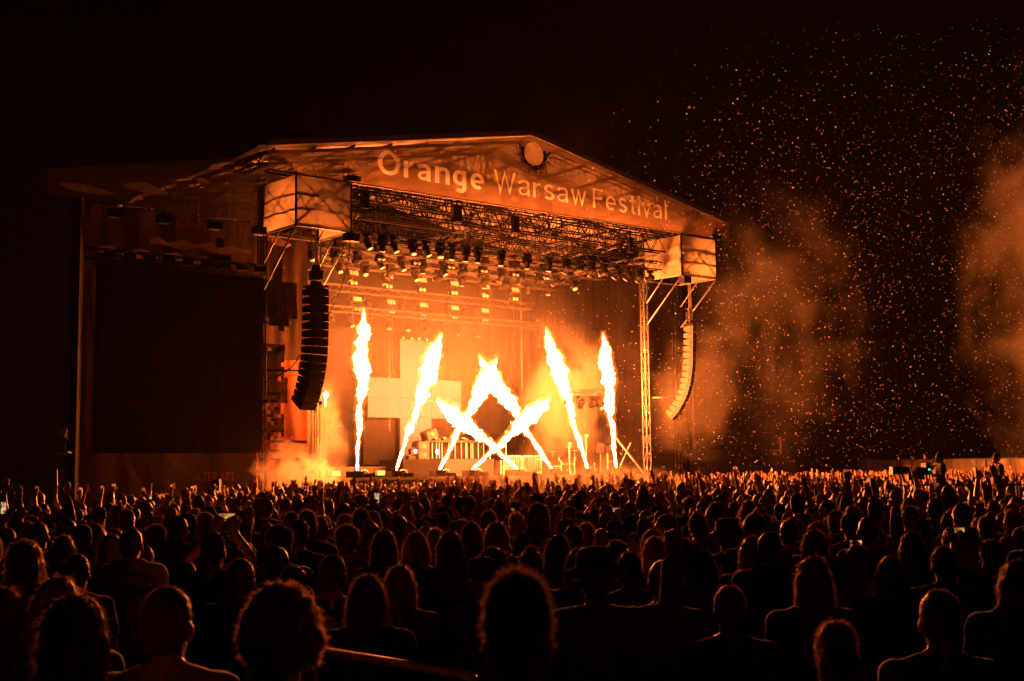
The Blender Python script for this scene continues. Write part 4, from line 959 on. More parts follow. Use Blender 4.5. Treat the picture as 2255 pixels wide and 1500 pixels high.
# ------------------------------------------------------------------ people
def cook(mb, voxel, name, it=3, disp=None):
    """one continuous skin over the overlapping pieces"""
    me = mb.mesh(name+'_raw', []) ; me.materials.clear()
    o = bpy.data.objects.new('tmp', me); COL.objects.link(o)
    r = o.modifiers.new('r', 'REMESH'); r.mode = 'VOXEL'; r.voxel_size = voxel; r.use_smooth_shade = True
    s = o.modifiers.new('s', 'SMOOTH'); s.iterations = it; s.factor = .5
    dg = bpy.context.evaluated_depsgraph_get(); dg.update()
    res = bpy.data.meshes.new_from_object(o.evaluated_get(dg)); bpy.data.objects.remove(o); bpy.data.meshes.remove(me)
    res.name = name
    if disp:
        for v in res.vertices: v.co = v.co+v.normal*disp(v.co)
    res.polygons.foreach_set('use_smooth', [True]*len(res.polygons)); res.update()
    return res
def arm_joints(side, mode):
    S = Vector((side*.185, 0, 1.415))
    t = {'down': ((.26, -.03, 1.13), (.25, .07, .89), (0, .15, -1), .35),
         'front': ((.25, .05, 1.14), (.09, .30, 1.22), (-.6, .6, .5), .7),
         'hip': ((.31, -.05, 1.16), (.20, .08, .98), (-.7, .4, -.4), .5),
         'up': ((.27, .08, 1.67), (.235, .12, 1.93), (.05, .1, 1), .12),
         'upwide': ((.38, .06, 1.60), (.42, .12, 1.87), (.15, .1, 1), .15),
         'point': ((.27, .1, 1.66), (.20, .14, 1.92), (-.1, .1, 1), 1.),
         'half': ((.36, .10, 1.36), (.33, .22, 1.60), (0, .2, 1), .3),
         'phone': ((.25, .20, 1.55), (.075, .34, 1.76), (-.3, .1, 1), .8),
         'phonelow': ((.27, .12, 1.28), (.07, .34, 1.50), (-.3, .1, 1), .8),
         'hatarm': ((.40, .04, 1.47), (.42, .12, 1.74), (.1, .1, 1), .25)}[mode]
    E = Vector((side*t[0][0], t[0][1], t[0][2])); Wr = Vector((side*t[1][0], t[1][1], t[1][2])); D = Vector((side*t[2][0], t[2][1], t[2][2])).normalized()
    return S, E, Wr, D, t[3]
def hand(mb, Wr, D, curl, side, fr=1., point=False, n=6):
    """palm, four jointed fingers of unequal length, thumb from the side of the palm"""
    up = D; fwdv = Vector((0, 1, 0)) if abs(D.y) < .8 else Vector((0, 0, 1))
    x = up.cross(fwdv).normalized(); y = x.cross(up).normalized()   # y: palm normal (curl direction)
    P = lambda a, b, c: Wr+x*a+y*b+up*c
    for k, a in enumerate((-.03, -.01, .01, .03)):
        mb.rcone(P(a*.55, 0, .0), P(a, 0, .085), .017*fr, .0135*fr, n)
    for k, (a, L) in enumerate(((-.033, .070), (-.0115, .079), (.0115, .074), (.033, .058))):
        if side < 0: a = -a
        c = curl*(1 if not (point and k < 2) else .05)
        sp = a*.28
        p0 = P(a, 0, .085); d = up; ang = 0
        for j, f in enumerate((.45, .32, .23)):
            ang += c*1.25*(1 if j else .7); dd = up*math.cos(ang)+y*math.sin(ang)+x*sp*4*(1-curl)
            p1 = p0+dd.normalized()*L*f; mb.rcone(p0, p1, (.0098-.0010*j)*fr, (.0092-.0012*j)*fr, n); p0 = p1
    s = -side
    a0 = P(s*.022, 0, .02); a1 = P(s*.058, .012, .052); a2 = P(s*(.075-.03*curl), .02+.02*curl, .088)
    mb.rcone(a0, a1, .016*fr, .0125*fr, n); mb.rcone(a1, a2, .0115*fr, .009*fr, n)
def body_prims(mb, ra, la, face=True, hands=True, n=9, fr=1.):
    E_ = mb.ell
    E_((0, -.005, 1.655), (.077, .098, .105), 14, 10); E_((0, .028, 1.575), (.056, .068, .062), 12, 8); E_((0, .062, 1.535), (.026, .026, .022), 8, 6)
    if face:
        mb.rcone((0, .09, 1.645), (0, .115, 1.608), .010, .015, 7); E_((0, .095, 1.565), (.024, .012, .006), 8, 5); E_((0, .094, 1.552), (.022, .012, .007), 8, 5)
        for s in (-1, 1):
            E_((s*.031, .086, 1.648), (.015, .012, .009), 8, 6); mb.rcone((s*.015, .092, 1.668), (s*.045, .085, 1.67), .007, .006, 6)
    for s in (-1, 1): E_((s*.081, -.004, 1.622), (.012, .022, .034), 8, 7, Matrix.Rotation(s*.25, 3, 'Z')); E_((s*.079, -.002, 1.60), (.009, .012, .014), 7, 5)
    mb.rcone((0, -.022, 1.42), (0, -.008, 1.585), .062, .056, n+2)
    for s in (-1, 1):
        mb.rcone((s*.03, -.03, 1.50), (s*.155, -.015, 1.425), .045, .052, n); mb.rcone((s*.10, .0, 1.30), (s*.15, 0, 1.40), .10, .065, n)
        E_((s*.185, -.003, 1.41), (.062, .062, .066), 10, 8)
    E_((0, .0, 1.27), (.168, .112, .19), 14, 10); E_((0, -.01, 1.36), (.15, .10, .10), 12, 8); E_((0, .0, 1.08), (.138, .10, .17), 14, 10); E_((0, -.01, .94), (.165, .118, .12), 14, 10)
    for s in (-1, 1):
        mb.rcone((s*.088, -.01, .90), (s*.10, .012, .49), .088, .056, n); mb.rcone((s*.10, .012, .49), (s*.11, -.03, .09), .055, .036, n)
        E_((s*.103, -.025, .36), (.055, .058, .11), 10, 8); mb.rcone((s*.11, -.05, .045), (s*.125, .13, .035), .042, .032, n)
    for s, m in ((1, ra), (-1, la)):
        S, E, Wr, D, c = arm_joints(s, m)
        mb.rcone(S, E, .052, .040, n); mb.rcone(E, E.lerp(Wr, .35), .040, .041, n); mb.rcone(E.lerp(Wr, .35), Wr, .041, .026, n)
        if hands: mb.rcone(Wr, Wr+D*.03, .027, .027, n); hand(mb, Wr+D*.01, D, c, s, fr, m == 'point', 7 if face else 4)
def shirt_prims(mb, ra, la, kind):
    g = .018 if kind == 'tee' else .034; n = 12
    for s in (-1, 1):
        mb.rcone((s*.035, -.03, 1.475), (s*.155, -.015, 1.425), .045+g*.5, .055+g, n); mb.rcone((s*.10, 0, 1.30), (s*.15, 0, 1.40), .10+g, .066+g, n); mb.ell((s*.185, -.003, 1.41), (.064+g,)*2+(.068+g,), 12, 8)
    mb.ell((0, .0, 1.27), (.168+g, .112+g, .20), 16, 10); mb.ell((0, -.01, 1.36), (.15+g, .10+g, .10), 12, 8); mb.ell((0, .0, 1.08), (.142+g*1.3, .104+g*1.3, .2), 16, 10)
    mb.rcone((0, 0, .97), (0, 0, 1.1), .125+g, .12+g, 16); mb.ell((0, -.01, .93), (.170+g, .122+g, .13), 16, 10)
    for s, m in ((1, ra), (-1, la)):
        S, E, Wr, D, c = arm_joints(s, m)
        if kind == 'tee': mb.rcone(S, S.lerp(E, .55), .055+g, .055+g, n)
        else:
            mb.rcone(S, E, .054+g*.8, .047+g*.7, n); mb.rcone(E, E.lerp(Wr, .88), .048+g*.7, .034+g*.5, n)
    if kind == 'jacket':
        for k in range(12): a = 2*PI*k/12; b = 2*PI*(k+1)/12; mb.rcone((.085*math.cos(a), -.02+.075*math.sin(a), 1.49), (.085*math.cos(b), -.02+.075*math.sin(b), 1.49), .022, .022, 6)
        mb.ell((0, -.07, 1.49), (.075, .035, .04), 10, 6)
    if kind == 'hood':
        mb.ell((0, -.085, 1.47), (.11, .065, .075), 12, 8); mb.rcone((-.08, -.03, 1.50), (.08, -.03, 1.50), .05, .05, 10)
def pants_prims(mb):
    mb.ell((0, -.01, .93), (.172, .126, .12), 14, 10)
    for s in (-1, 1):
        mb.rcone((s*.088, -.01, .90), (s*.10, .012, .49), .097, .075, 11); mb.rcone((s*.10, .012, .49), (s*.11, -.03, .10), .073, .06, 11)
        mb.rcone((s*.11, -.05, .045), (s*.125, .135, .038), .05, .04, 9)
POSES = {'stand': ('down', 'down'), 'front': ('front', 'front'), 'right_up': ('up', 'down'), 'left_up': ('down', 'up'), 'both_up': ('up', 'upwide'),
         'wide_up': ('upwide', 'upwide'), 'phone': ('phone', 'phone'), 'phone_low': ('phonelow', 'down'), 'pointing': ('point', 'hip'), 'half': ('half', 'front'), 'hatman': ('hatarm', 'down')}
BODY = {}; TOP = {}
SKINSLOT = [M['skin']]
for k, (ra, la) in POSES.items():
    mb = MB(); body_prims(mb, ra, la); me = cook(mb, .0095, 'body', 2); me.materials.append(M['skin']); BODY[k] = me
    for kind in (('tee', 'hood') if k in ('stand', 'front', 'both_up', 'right_up') else ('jacket',) if k == 'hatman' else ('tee',)):
        mb = MB(); shirt_prims(mb, ra, la, kind)
        sd = random.random()*50
        me = cook(mb, .014, 'shirt', 3, lambda p: .007*mnoise.noise(Vector((p.x*9+sd, p.y*9, p.z*5)))+.004*mnoise.noise(Vector((p.x*22, p.y*22, p.z*14+sd))))
        me.materials.append(M['jacket'] if kind == 'jacket' else M['shirt']); TOP[k, kind] = me
mb = MB(); pants_prims(mb); PANTS = cook(mb, .016, 'trousers', 2, lambda p: .006*mnoise.noise(p*12)); PANTS.materials.append(M['pants'])

def fuzz(me, count, L, comb, curl, width=.0016, zmin=1.5, seed=0):
    """short strands standing out of the hair"""
    rnd = random.Random(seed); polys = [p for p in me.polygons]; vs = []; fs = []
    vs = [tuple(v.co) for v in me.vertices]; fs = [tuple(p.vertices) for p in me.polygons]
    for i in range(count):
        p = polys[rnd.randrange(len(polys))]; c = p.center; nn = p.normal
        if c.z < zmin: continue
        d = (nn*rnd.uniform(.5, 1.)+Vector(comb)*rnd.uniform(.3, 1)+Vector((rnd.gauss(0, 1), rnd.gauss(0, 1), rnd.gauss(0, 1)))*curl).normalized()
        w = Vector((rnd.gauss(0, 1), rnd.gauss(0, 1), rnd.gauss(0, 1))).cross(d).normalized()*width; l = L*rnd.uniform(.4, 1.15)
        a = c-nn*.004; m1 = a+d*l*.5; d2 = (d+Vector(comb)*.5+Vector((rnd.gauss(0, 1), rnd.gauss(0, 1), rnd.gauss(0, 1)))*curl*.8).normalized(); e = m1+d2*l*.5
        b = len(vs); vs += [tuple(a-w), tuple(a+w), tuple(m1-w*.8), tuple(m1+w*.8), tuple(e)]
        fs += [(b, b+1, b+3, b+2), (b+2, b+3, b+4)]
    m = bpy.data.meshes.new(me.name); m.from_pydata(vs, [], fs); m.polygons.foreach_set('use_smooth', [True]*len(m.polygons)); m.update(); return m
def hairset(kind):
    mb = MB(); E_ = mb.ell
    cap = lambda: (E_((0, -.020, 1.680), (.083, .098, .100), 18, 12), E_((0, -.040, 1.625), (.080, .066, .080), 14, 10))
    nz = lambda amp, f, s=1.: (lambda p: amp*mnoise.noise(Vector((p.x*f, p.y*f, p.z*f*s))))
    col = 'hairdark'; f = (2600, .018, (0, -.2, .3), .5, .0011, 1.52)
    if kind == 'short': cap(); d = nz(.006, 40)
    elif kind == 'buzz': E_((0, -.012, 1.668), (.081, .098, .100), 18, 12); E_((0, -.03, 1.62), (.077, .072, .075), 14, 10); d = None; f = (2200, .007, (0, 0, .2), .4, .001, 1.52)
    elif kind == 'tall': E_((0, -.008, 1.69), (.083, .102, .112), 18, 12); E_((0, .0, 1.735), (.078, .092, .085), 16, 10); E_((0, -.03, 1.62), (.078, .072, .085), 14, 10); d = nz(.012, 28); f = (8000, .036, (0, 0, .35), .9, .0012, 1.62); col = 'hairblond'
    elif kind == 'curly': cap(); E_((0, -.02, 1.70), (.102, .108, .102), 18, 12); d = nz(.018, 26); col = 'hairbrown'; f = (5000, .032, (0, 0, .2), 1., .0012, 1.58)
    elif kind == 'afro': E_((0, -.03, 1.69), (.104, .112, .104), 20, 14); E_((.02, -.05, 1.66), (.10, .09, .08), 16, 10); E_((-.05, -.03, 1.67), (.06, .07, .07), 12, 8); E_((.0, -.02, 1.745), (.075, .085, .065), 14, 8); d = lambda p: .012+.022*mnoise.noise(p*11)+.020*mnoise.noise(p*34); col = 'hairblond'; f = (9000, .030, (0, 0, .2), 1.7, .0012, 1.6)
    elif kind in ('long', 'longwavy', 'bob'):
        cap(); end = {'long': 1.30, 'longwavy': 1.27, 'bob': 1.50}[kind]
        for s in (-1, 1):
            mb.rcone((s*.062, -.03, 1.66), (s*.076, -.045, (1.62+end)/2), .036, .032, 10); mb.rcone((s*.076, -.045, (1.62+end)/2), (s*.085, -.075, end+.06), .032, .030, 10)
            mb.rcone((s*.070, .03, 1.64), (s*.080, .02, (1.6+end)/2+.04), .020, .020, 8)
        mb.rcone((0, -.075, 1.62), (0, -.10, end+.02), .058, .048, 12); mb.rcone((-.05, -.085, 1.5), (-.05, -.11, end), .045, .035, 10); mb.rcone((.05, -.085, 1.5), (.05, -.11, end+.015), .045, .035, 10)
        d = (lambda p: .010*mnoise.noise(Vector((p.x*55, p.y*55, p.z*(12 if kind == 'longwavy' else 4))))+.006*mnoise.noise(p*14)); col = 'hairbrown' if kind != 'long' else 'hairblond'
        f = (4200, .045, (0, -.1, -1.1), .35, .0011, end-.1)
    elif kind == 'bun': cap(); E_((0, -.075, 1.765), (.045, .045, .042), 12, 8); d = nz(.006, 40); f = (3000, .02, (0, 0, .3), .6, .0011, 1.52)
    elif kind == 'ponytail':
        cap(); mb.rcone((0, -.12, 1.70), (-.01, -.165, 1.62), .024, .034, 9); mb.rcone((-.01, -.165, 1.62), (-.02, -.15, 1.40), .034, .020, 9); d = nz(.006, 40, .4); col = 'hairbrown'; f = (3400, .035, (0, -.2, -.7), .4, .0011, 1.4)
    elif kind in ('cap', 'brimhat', 'beanie'):
        E_((0, -.030, 1.640), (.082, .088, .085), 16, 10); d = nz(.006, 40); f = (1500, .015, (0, -.2, -.5), .4, .0011, 1.5)
    me = cook(mb, .009, 'hair', 2, d); me = fuzz(me, *f[:5], f[5], hash(kind) % 97 if False else len(kind)); me.name = 'hair'; me.materials.append(M[col]); return me
HAIRS = {k: hairset(k) for k in ('short', 'buzz', 'tall', 'curly', 'afro', 'long', 'longwavy', 'bob', 'bun', 'ponytail', 'cap')}
HATS = {}
mb = MB(); mb.lathe([(.098, 1.655), (.097, 1.70), (.085, 1.755), (.05, 1.782), (.002, 1.788)], (0, -.012, 0), 20); mb.add([(-.075, .07, 1.672), (.075, .07, 1.672), (.06, .175, 1.655), (-.06, .175, 1.655)], [(0, 1, 2, 3)])
HATS['cap'] = mb.mesh('cap', M['cap'], smooth=True)
mb = MB(); rr = Matrix.Rotation(-.30, 3, 'X'); mb.lathe([(.158, -.012), (.165, .0), (.155, .008), (.106, .004), (.103, .06), (.094, .112), (.075, .125), (.05, .108), (.002, .104)], (0, -.02, 1.685), 26, rr); HATS['brimhat'] = mb.mesh('brimmed_hat', M['hat'], smooth=True)
mb = MB(); mb.lathe([(.1565, .0), (.1, .012), (.1062, .018), (.1052, .038), (.1, .039)], (0, -.02, 1.6855), 26, rr)
HATBAND = mb.mesh('hat_band', M['cap'], smooth=True)
mb = MB(); mb.lathe([(.096, 1.64), (.098, 1.68), (.092, 1.735), (.065, 1.785), (.02, 1.802), (.002, 1.803)], (0, -.018, 0), 18); HATS['beanie'] = mb.mesh('beanie', M['cap'], smooth=True)

def person(loc, sc, rz, pose, hair, top='tee', label='x', group=None, mirror=False, hcol=None):
    e = bpy.data.objects.new('person', None); COL.objects.link(e); e.location = loc; e.rotation_euler = (0, 0, rz); e.scale = (sc*(-1 if mirror else 1), sc, sc)
    tag(e, label, 'person', group)
    link('body', BODY[pose], e); link('shirt' if top == 'tee' else 'jacket', TOP.get((pose, top)) or TOP[pose, 'jacket' if pose == 'hatman' else 'tee'], e); link('trousers', PANTS, e)
    hk = hair if hair in HAIRS else 'cap'
    link('hair', HAIRS[hk], e)
    if hair in HATS: h = link('hat', HATS[hair], e)
    if hair == 'brimhat': link('hat_band', HATBAND, h)
    return e
FOCUS = SP(10, 1)
def facing(x, y): return math.atan2(FOCUS.y-y, FOCUS.x-x)-PI/2
HW = {'short': 'short hair', 'buzz': 'cropped hair', 'tall': 'tall thick hair', 'curly': 'curly hair', 'afro': 'big curly hair', 'long': 'long fair hair', 'longwavy': 'long wavy hair', 'bob': 'chin length hair',
      'bun': 'hair in a top bun', 'ponytail': 'a ponytail', 'cap': 'a cap', 'brimhat': 'a brimmed hat', 'beanie': 'a beanie'}
def phone_at(e, pose, label, bright=None):
    sc = e.scale.z; s = -1 if e.scale.x < 0 else 1
    loc = {'phone': Vector((0, .40, 1.87)), 'phone_low': Vector((.06, .40, 1.60))}[pose]
    loc.x *= s; rz = e.rotation_euler.z; w = Vector(e.location)+Matrix.Rotation(rz, 3, 'Z') @ (loc*sc)
    p = bpy.data.objects.new('phone', None); COL.objects.link(p); p.location = w; p.rotation_euler = (0, 0, rz); tag(p, label, 'phone', 'phones filming the show')
    land = random.random() < .2; a, b = (.062, .031) if land else (.031, .062)
    mb = MB(); mb.box(-a, a, -.004, .004, -b, b); link('case', mb.mesh('case', M['black']), p)
    mb = MB(); mb.box(-a+.004, a-.004, -.0055, -.0045, -b+.005, b-.005); link('screen', mb.mesh('screen', random.choice(SCREENS)), p)
    return p
def screenmat(name, c1, c2, st):
    m, n, l = newmat(name); out = n.new('ShaderNodeOutputMaterial'); e = n.new('ShaderNodeEmission'); tc = n.new('ShaderNodeTexCoord'); nz = n.new('ShaderNodeTexNoise'); nz.inputs['Scale'].default_value = 28
    cr = n.new('ShaderNodeValToRGB'); cr.color_ramp.elements[0].color = (*c1, 1); cr.color_ramp.elements[0].position = .42; cr.color_ramp.elements[1].color = (*c2, 1); cr.color_ramp.elements[1].position = .6
    l.new(tc.outputs['Object'], nz.inputs[0]); l.new(nz.outputs[0], cr.inputs[0]); l.new(cr.outputs[0], e.inputs[0]); e.inputs[1].default_value = st; l.new(e.outputs[0], out.inputs[0]); return m
SCREENS = [screenmat('screen_warm', (.35, .08, .01), (1, .45, .10), .9), screenmat('screen_pale', (.3, .12, .04), (1, .65, .3), .9), screenmat('screen_gold', (.2, .06, .01), (.9, .5, .12), .8)]

# people who can be picked out one by one near the camera: pixel column, row of the head top, distance, pose, hair, top, turn, label
NEAR = [
 (1138, 1240, 3.4, 'stand', 'tall', 'tee', .03, 'big dark head with tall thick rim-lit hair, nearest at the centre'),
 (620, 1262, 3.7, 'stand', 'afro', 'tee', -.05, 'person with a large round curly mane glowing orange, near left of centre'),
 (372, 1284, 4.4, 'stand', 'short', 'jacket', .05, 'short-haired person in dark jacket, left of the large curly mane'),
 (172, 1300, 3.9, 'stand', 'longwavy', 'hood', .3, 'person with long wavy hair in front of another long-haired head, near left'),
 (130, 1262, 5.0, 'stand', 'long', 'tee', -.1, 'long fair-haired person just behind the near left wavy head'),
 (8, 1285, 4.6, 'stand', 'bob', 'tee', .1, 'person with chin length hair cut by the left edge'),
 (60, 1184, 7.2, 'stand', 'long', 'hood', .2, 'long fair-haired person in hood, alone high at the left edge'),
 (172, 1216, 8.2, 'stand', 'short', 'tee', 0, 'short-haired person behind the near left long-haired pair'),
 (290, 1160, 9.4, 'stand', 'buzz', 'hood', 0, 'broad person with cropped hair and hood, under the dark screen'),
 (246, 1172, 9.8, 'stand', 'long', 'tee', -.15, 'long fair-haired person left of the broad cropped-haired one'),
 (470, 1168, 9.0, 'phone', 'short', 'tee', 0, 'person with short hair filming on a sideways phone, left'),
 (532, 1226, 7.4, 'stand', 'short', 'hood', 0, 'short-haired person in hood just left behind the large curly mane'),
 (612, 1202, 8.6, 'stand', 'buzz', 'tee', 0, 'cropped-haired person right behind the large curly mane'),
 (648, 1242, 7.0, 'stand', 'short', 'tee', .1, 'short-haired person half hidden behind right side of the curly mane'),
 (616, 1152, 9.6, 'stand', 'curly', 'tee', 0, 'curly-haired person above the large curly mane, tall'),
 (733, 1217, 7.6, 'stand', 'short', 'tee', 0, 'short round-headed person between curly mane and straight-haired woman'),
 (810, 1260, 6.4, 'stand', 'bob', 'tee', .1, 'low head with chin length hair left of the straight-haired woman'),
 (880, 1240, 7.3, 'stand', 'long', 'jacket', 0, 'woman with straight fair shoulder-length hair in dark jacket, centre left'),
 (765, 1152, 10.6, 'stand', 'curly', 'tee', 0, 'person with a curly mop and sharp rim light, centre left'),
 (846, 1164, 9.6, 'stand', 'longwavy', 'tee', 0, 'wide wavy-haired head behind the straight-haired woman'),
 (916, 1168, 9.8, 'stand', 'bob', 'tee', 0, 'chin length haired person just right of the wide wavy head'),
 (990, 1166, 9.5, 'stand', 'long', 'tee', 0, 'fair long-haired person left above the big dark head'),
 (1038, 1148, 10.4, 'stand', 'longwavy', 'tee', 0, 'wavy-haired person centre, a little above the fair long-haired one'),
 (1057, 1225, 7.6, 'stand', 'cap', 'tee', -.9, 'person in a cap turned sideways, left beside the big dark head'),
 (1093, 1146, 10.3, 'stand', 'long', 'tee', 0, 'person with cone of straight fair hair right above the big dark head'),
 (1085, 1201, 8.4, 'stand', 'curly', 'tee', 0, 'curly-haired person directly behind the big dark head'),
 (1168, 1200, 8.3, 'stand', 'bun', 'tee', 0, 'person with a small bun behind right side of the big dark head'),
 (1227, 1174, 9.3, 'stand', 'longwavy', 'tee', 0, 'wavy long-haired person left behind the hatted man'),
 (1275, 1202, 8.4, 'stand', 'bob', 'tee', 0, 'bob-haired person just left of the brimmed hat'),
 (1310, 1212, 6.4, 'hatman', 'brimhat', 'jacket', -.05, 'man in brimmed hat and pale jacket raising his right arm'),
 (1357, 1186, 9.2, 'stand', 'short', 'tee', 0, 'short-haired person behind the raised arm of the hatted man'),
 (1385, 1212, 8.2, 'stand', 'short', 'tee', 0, 'round short-haired head between the hat and the raised arm'),
 (1458, 1230, 6.9, 'stand', 'buzz', 'tee', .1, 'large smooth cropped head right of the raised arm'),
 (1502, 1181, 8.9, 'stand', 'short', 'tee', 0, 'short-haired person behind the large smooth cropped head'),
 (1545, 1208, 8.6, 'stand', 'bob', 'tee', .1, 'chin length haired person right of the large smooth head'),
 (1605, 1284, 6.1, 'stand', 'short', 'tee', .1, 'short-haired person with clear ears, lower right of centre'),
 (1655, 1176, 9.2, 'stand', 'longwavy', 'tee', .2, 'wavy long-haired person left of the close pair of heads'),
 (1692, 1168, 8.9, 'stand', 'short', 'hood', .1, 'broad-shouldered short-haired person, left of the curtain-haired woman'),
 (1787, 1220, 6.7, 'stand', 'longwavy', 'tee', .05, 'curtain-haired woman with long wavy bright edges, right'),
 (1842, 1361, 4.9, 'stand', 'ponytail', 'tee', .5, 'low dark head with a bright ponytail, lower right'),
 (1790, 1163, 9.4, 'stand', 'longwavy', 'tee', .1, 'wavy-haired person above the curtain-haired woman'),
 (1885, 1196, 8.8, 'phone_low', 'short', 'tee', .1, 'short-haired person lifting a small phone, right of curtain-haired woman'),
 (1958, 1220, 8.0, 'stand', 'bob', 'tee', .2, 'bob-haired person halfway between curtain hair and right edge'),
 (2065, 1292, 5.1, 'stand', 'short', 'jacket', .15, 'broad-shouldered short-haired person in jacket, lower right corner'),
 (2075, 1200, 8.5, 'stand', 'ponytail', 'tee', .1, 'person with ponytail behind the broad lower right shoulders'),
 (2005, 1168, 9.5, 'stand', 'longwavy', 'tee', .2, 'wavy long-haired person far right of centre, in front of camera platform'),
 (2235, 1228, 6.4, 'stand', 'longwavy', 'hood', .2, 'long wavy-haired person in hood cut by the right edge'),
 (1440, 1178, 9.6, 'stand', 'long', 'tee', 0, 'fair long-haired person behind the upraised forearm'),
 (1730, 1500, 2.9, 'stand', 'bob', 'tee', .2, 'only a chin length haired crown at the bottom edge, right'),
]
placed = []
def ground_for(px, py, d):
    """world x and head-top height seen at this pixel at distance d"""
    v = fw+rt*((px-1127.5)/FPX)+upv*((750-py)/FPX); k = d/v.y; return v.x*k, CAMP.z+v.z*k
TOPZ = {'short': 1.79, 'buzz': 1.775, 'tall': 1.845, 'curly': 1.82, 'afro': 1.85, 'long': 1.79, 'longwavy': 1.79, 'bob': 1.79, 'bun': 1.81, 'ponytail': 1.79, 'cap': 1.79, 'brimhat': 1.80, 'beanie': 1.81}
people = []
for px, py, d, pose, hair, top, turn, lab in NEAR:
    x, z = ground_for(px, py, d); sc = z/TOPZ[hair]
    e = person((x, d, 0), sc, facing(x, d)-turn, pose, hair, top, lab, 'concert crowd'); placed.append((x, d)); people.append(e)
    if pose in ('phone', 'phone_low'): phone_at(e, pose, {470: 'sideways glowing phone held up in the near left crowd', 1885: 'small glowing phone low in the right crowd'}[px])
# random crowd behind them, hexagonal jitter
def in_crowd(x, y):
    if y < 8 or abs(x/y) > .43: return False
    q = Vector((x, y, 0))-ORG; v = -q.x*SA+q.y*CA; u = q.x*CA+q.y*SA
    if v > -4.6: return False
    if y > 88: return False
    px = x/y*FPX+1127.5
    if px < 640 and y > 25+max(0, px-200)/440*22: return False
    return True
rnd = random.Random(21); cand = []
row = 0; y = 10.0
while y < 92:
    sp = .60+.0012*y; x = -.44*y+(row % 2)*sp/2
    while x < .44*y:
        xx = x+rnd.uniform(-.15, .15); yy = y+rnd.uniform(-.14, .14)
        if in_crowd(xx, yy) and rnd.random() < .93 and not any((xx-a)**2+(yy-b)**2 < .55**2 for a, b in placed) and not (9.4 < xx < 13.9 and 27 < yy < 35.5) and not (20 < yy < 33 and .295 < xx/yy < .395): cand.append((xx, yy))
        x += sp
    y += sp*.95; row += 1
cand.sort(key=lambda p: p[1])
NIND = 300-len(NEAR)-3
hk = ['short']*9+['buzz']*4+['curly']*2+['long']*2+['longwavy']*3+['bob']*2+['bun']*2+['ponytail']*3+['cap']*3+['beanie', 'tall', 'brimhat']
def draw(dist):
    p = rnd.random()
    k = .08 if dist < 14 else .18 if dist < 22 else .18 if dist < 40 else .5
    if p > k: return rnd.choice(('stand', 'stand', 'front'))
    return rnd.choice(('right_up', 'left_up', 'both_up', 'wide_up', 'phone_low', 'pointing', 'half') if rnd.random() < .6 else ('phone', 'phone_low', 'phone_low'))
PW = {'stand': '', 'front': '', 'right_up': ' right arm up', 'left_up': ' left arm up', 'both_up': ' both arms up', 'wide_up': ' arms spread high', 'phone': ' filming overhead', 'phone_low': ' holding a phone', 'pointing': ' pointing up', 'half': ' hand half raised'}
cells = {}; phones = []
def zone(px):
    for lim, nm in ((90, 'at the far left edge'), (215, 'under the dark mast'), (400, 'under the dark screen'), (570, 'under ALTER ART print'), (660, 'under the low smoke'), (745, 'under the left array'), (830, 'below the leftmost flame'),
                    (925, 'below the second flame'), (1010, 'below the star left foot'), (1090, 'below the star centre'), (1180, 'below the barrier'), (1260, 'below the star right foot'), (1330, 'below the seventh flame'), (1400, 'below the rightmost flame'),
                    (1480, 'below the right tower'), (1560, 'below the right array'), (1650, 'below the pale cabinet'), (1760, 'below the right wing railing'), (1890, 'left of the covered fence'), (1990, 'below the fence start'), (2100, 'below the broadcast camera'), (2200, 'below the leaning operator')):
        if px < lim: return nm
    return 'at the far right edge'
for x, y in cand[:NIND]:
    pose = draw(y); hair = rnd.choice(hk); h = rnd.gauss(1.655, .085); h = max(1.46, min(1.92, h))
    sc = h/1.79; mir = rnd.random() < .5
    e = person((x, y, 0), sc, facing(x, y)+rnd.choice((rnd.gauss(0, .22), rnd.gauss(0, .22), rnd.gauss(0, .8))), pose, hair, rnd.choice(('tee', 'tee', 'hood')), '', 'concert crowd', mir); people.append(e)
    e.rotation_euler.x = rnd.gauss(0, .03); e.rotation_euler.y = rnd.gauss(0, .035)
    px, py, _ = project((x, y, h)); rowk = int((y-8)/.9)
    cells.setdefault((zone(px), min(rowk, 21), HW[hair], PW[pose]), []).append((px, e))
    if pose in ('phone', 'phone_low'): phones.append((e, pose, zone(px), rowk))
for (zn, rk, hw, pw), L in cells.items():
    L.sort(key=lambda q: q[0])
    for i, (px, e) in enumerate(L):
        s = 'Person with %s%s, %s row, %s' % (hw, ','+pw if pw else '', ORD[rk], zn)
        if len(L) > 1: s += ', ' + (['left', 'right'][i] if len(L) == 2 else ORD[i])
        if len(s.replace('-', ' ').split()) > 16: s = s.replace(' row, ', ', ').replace('Person with ', 'Person, ')
        e['label'] = s
pc = {}
for e, pose, zn, rk in phones:
    pc.setdefault((zn, rk), []).append((e, pose))
for (zn, rk), L in pc.items():
    L.sort(key=lambda q: project(q[0].location)[0])
    for i, (e, pose) in enumerate(L):
        phone_at(e, pose, 'Glowing phone %s, %s row back, %s%s' % ('held overhead' if pose == 'phone' else 'held at face height', ORD[min(rk, 21)], zn, (', '+ORD[i]) if len(L) > 1 else ''))
# camera operators and the mast worker
e = person((11.15, 33.9, PH), 1.0, PI/2+.1, 'half', 'beanie', 'tee', 'camera operator standing behind the big broadcast camera', None)
e = person((12.72, 34.1, PH), .98, PI/2+.25, 'front', 'cap', 'tee', 'camera operator in a cap leaning by the rail, far right', None)
e = person(MAST, .36*1.0+.2, -.3, 'stand', 'beanie', 'tee', 'small figure perched on the dark mast platform, far left', None)

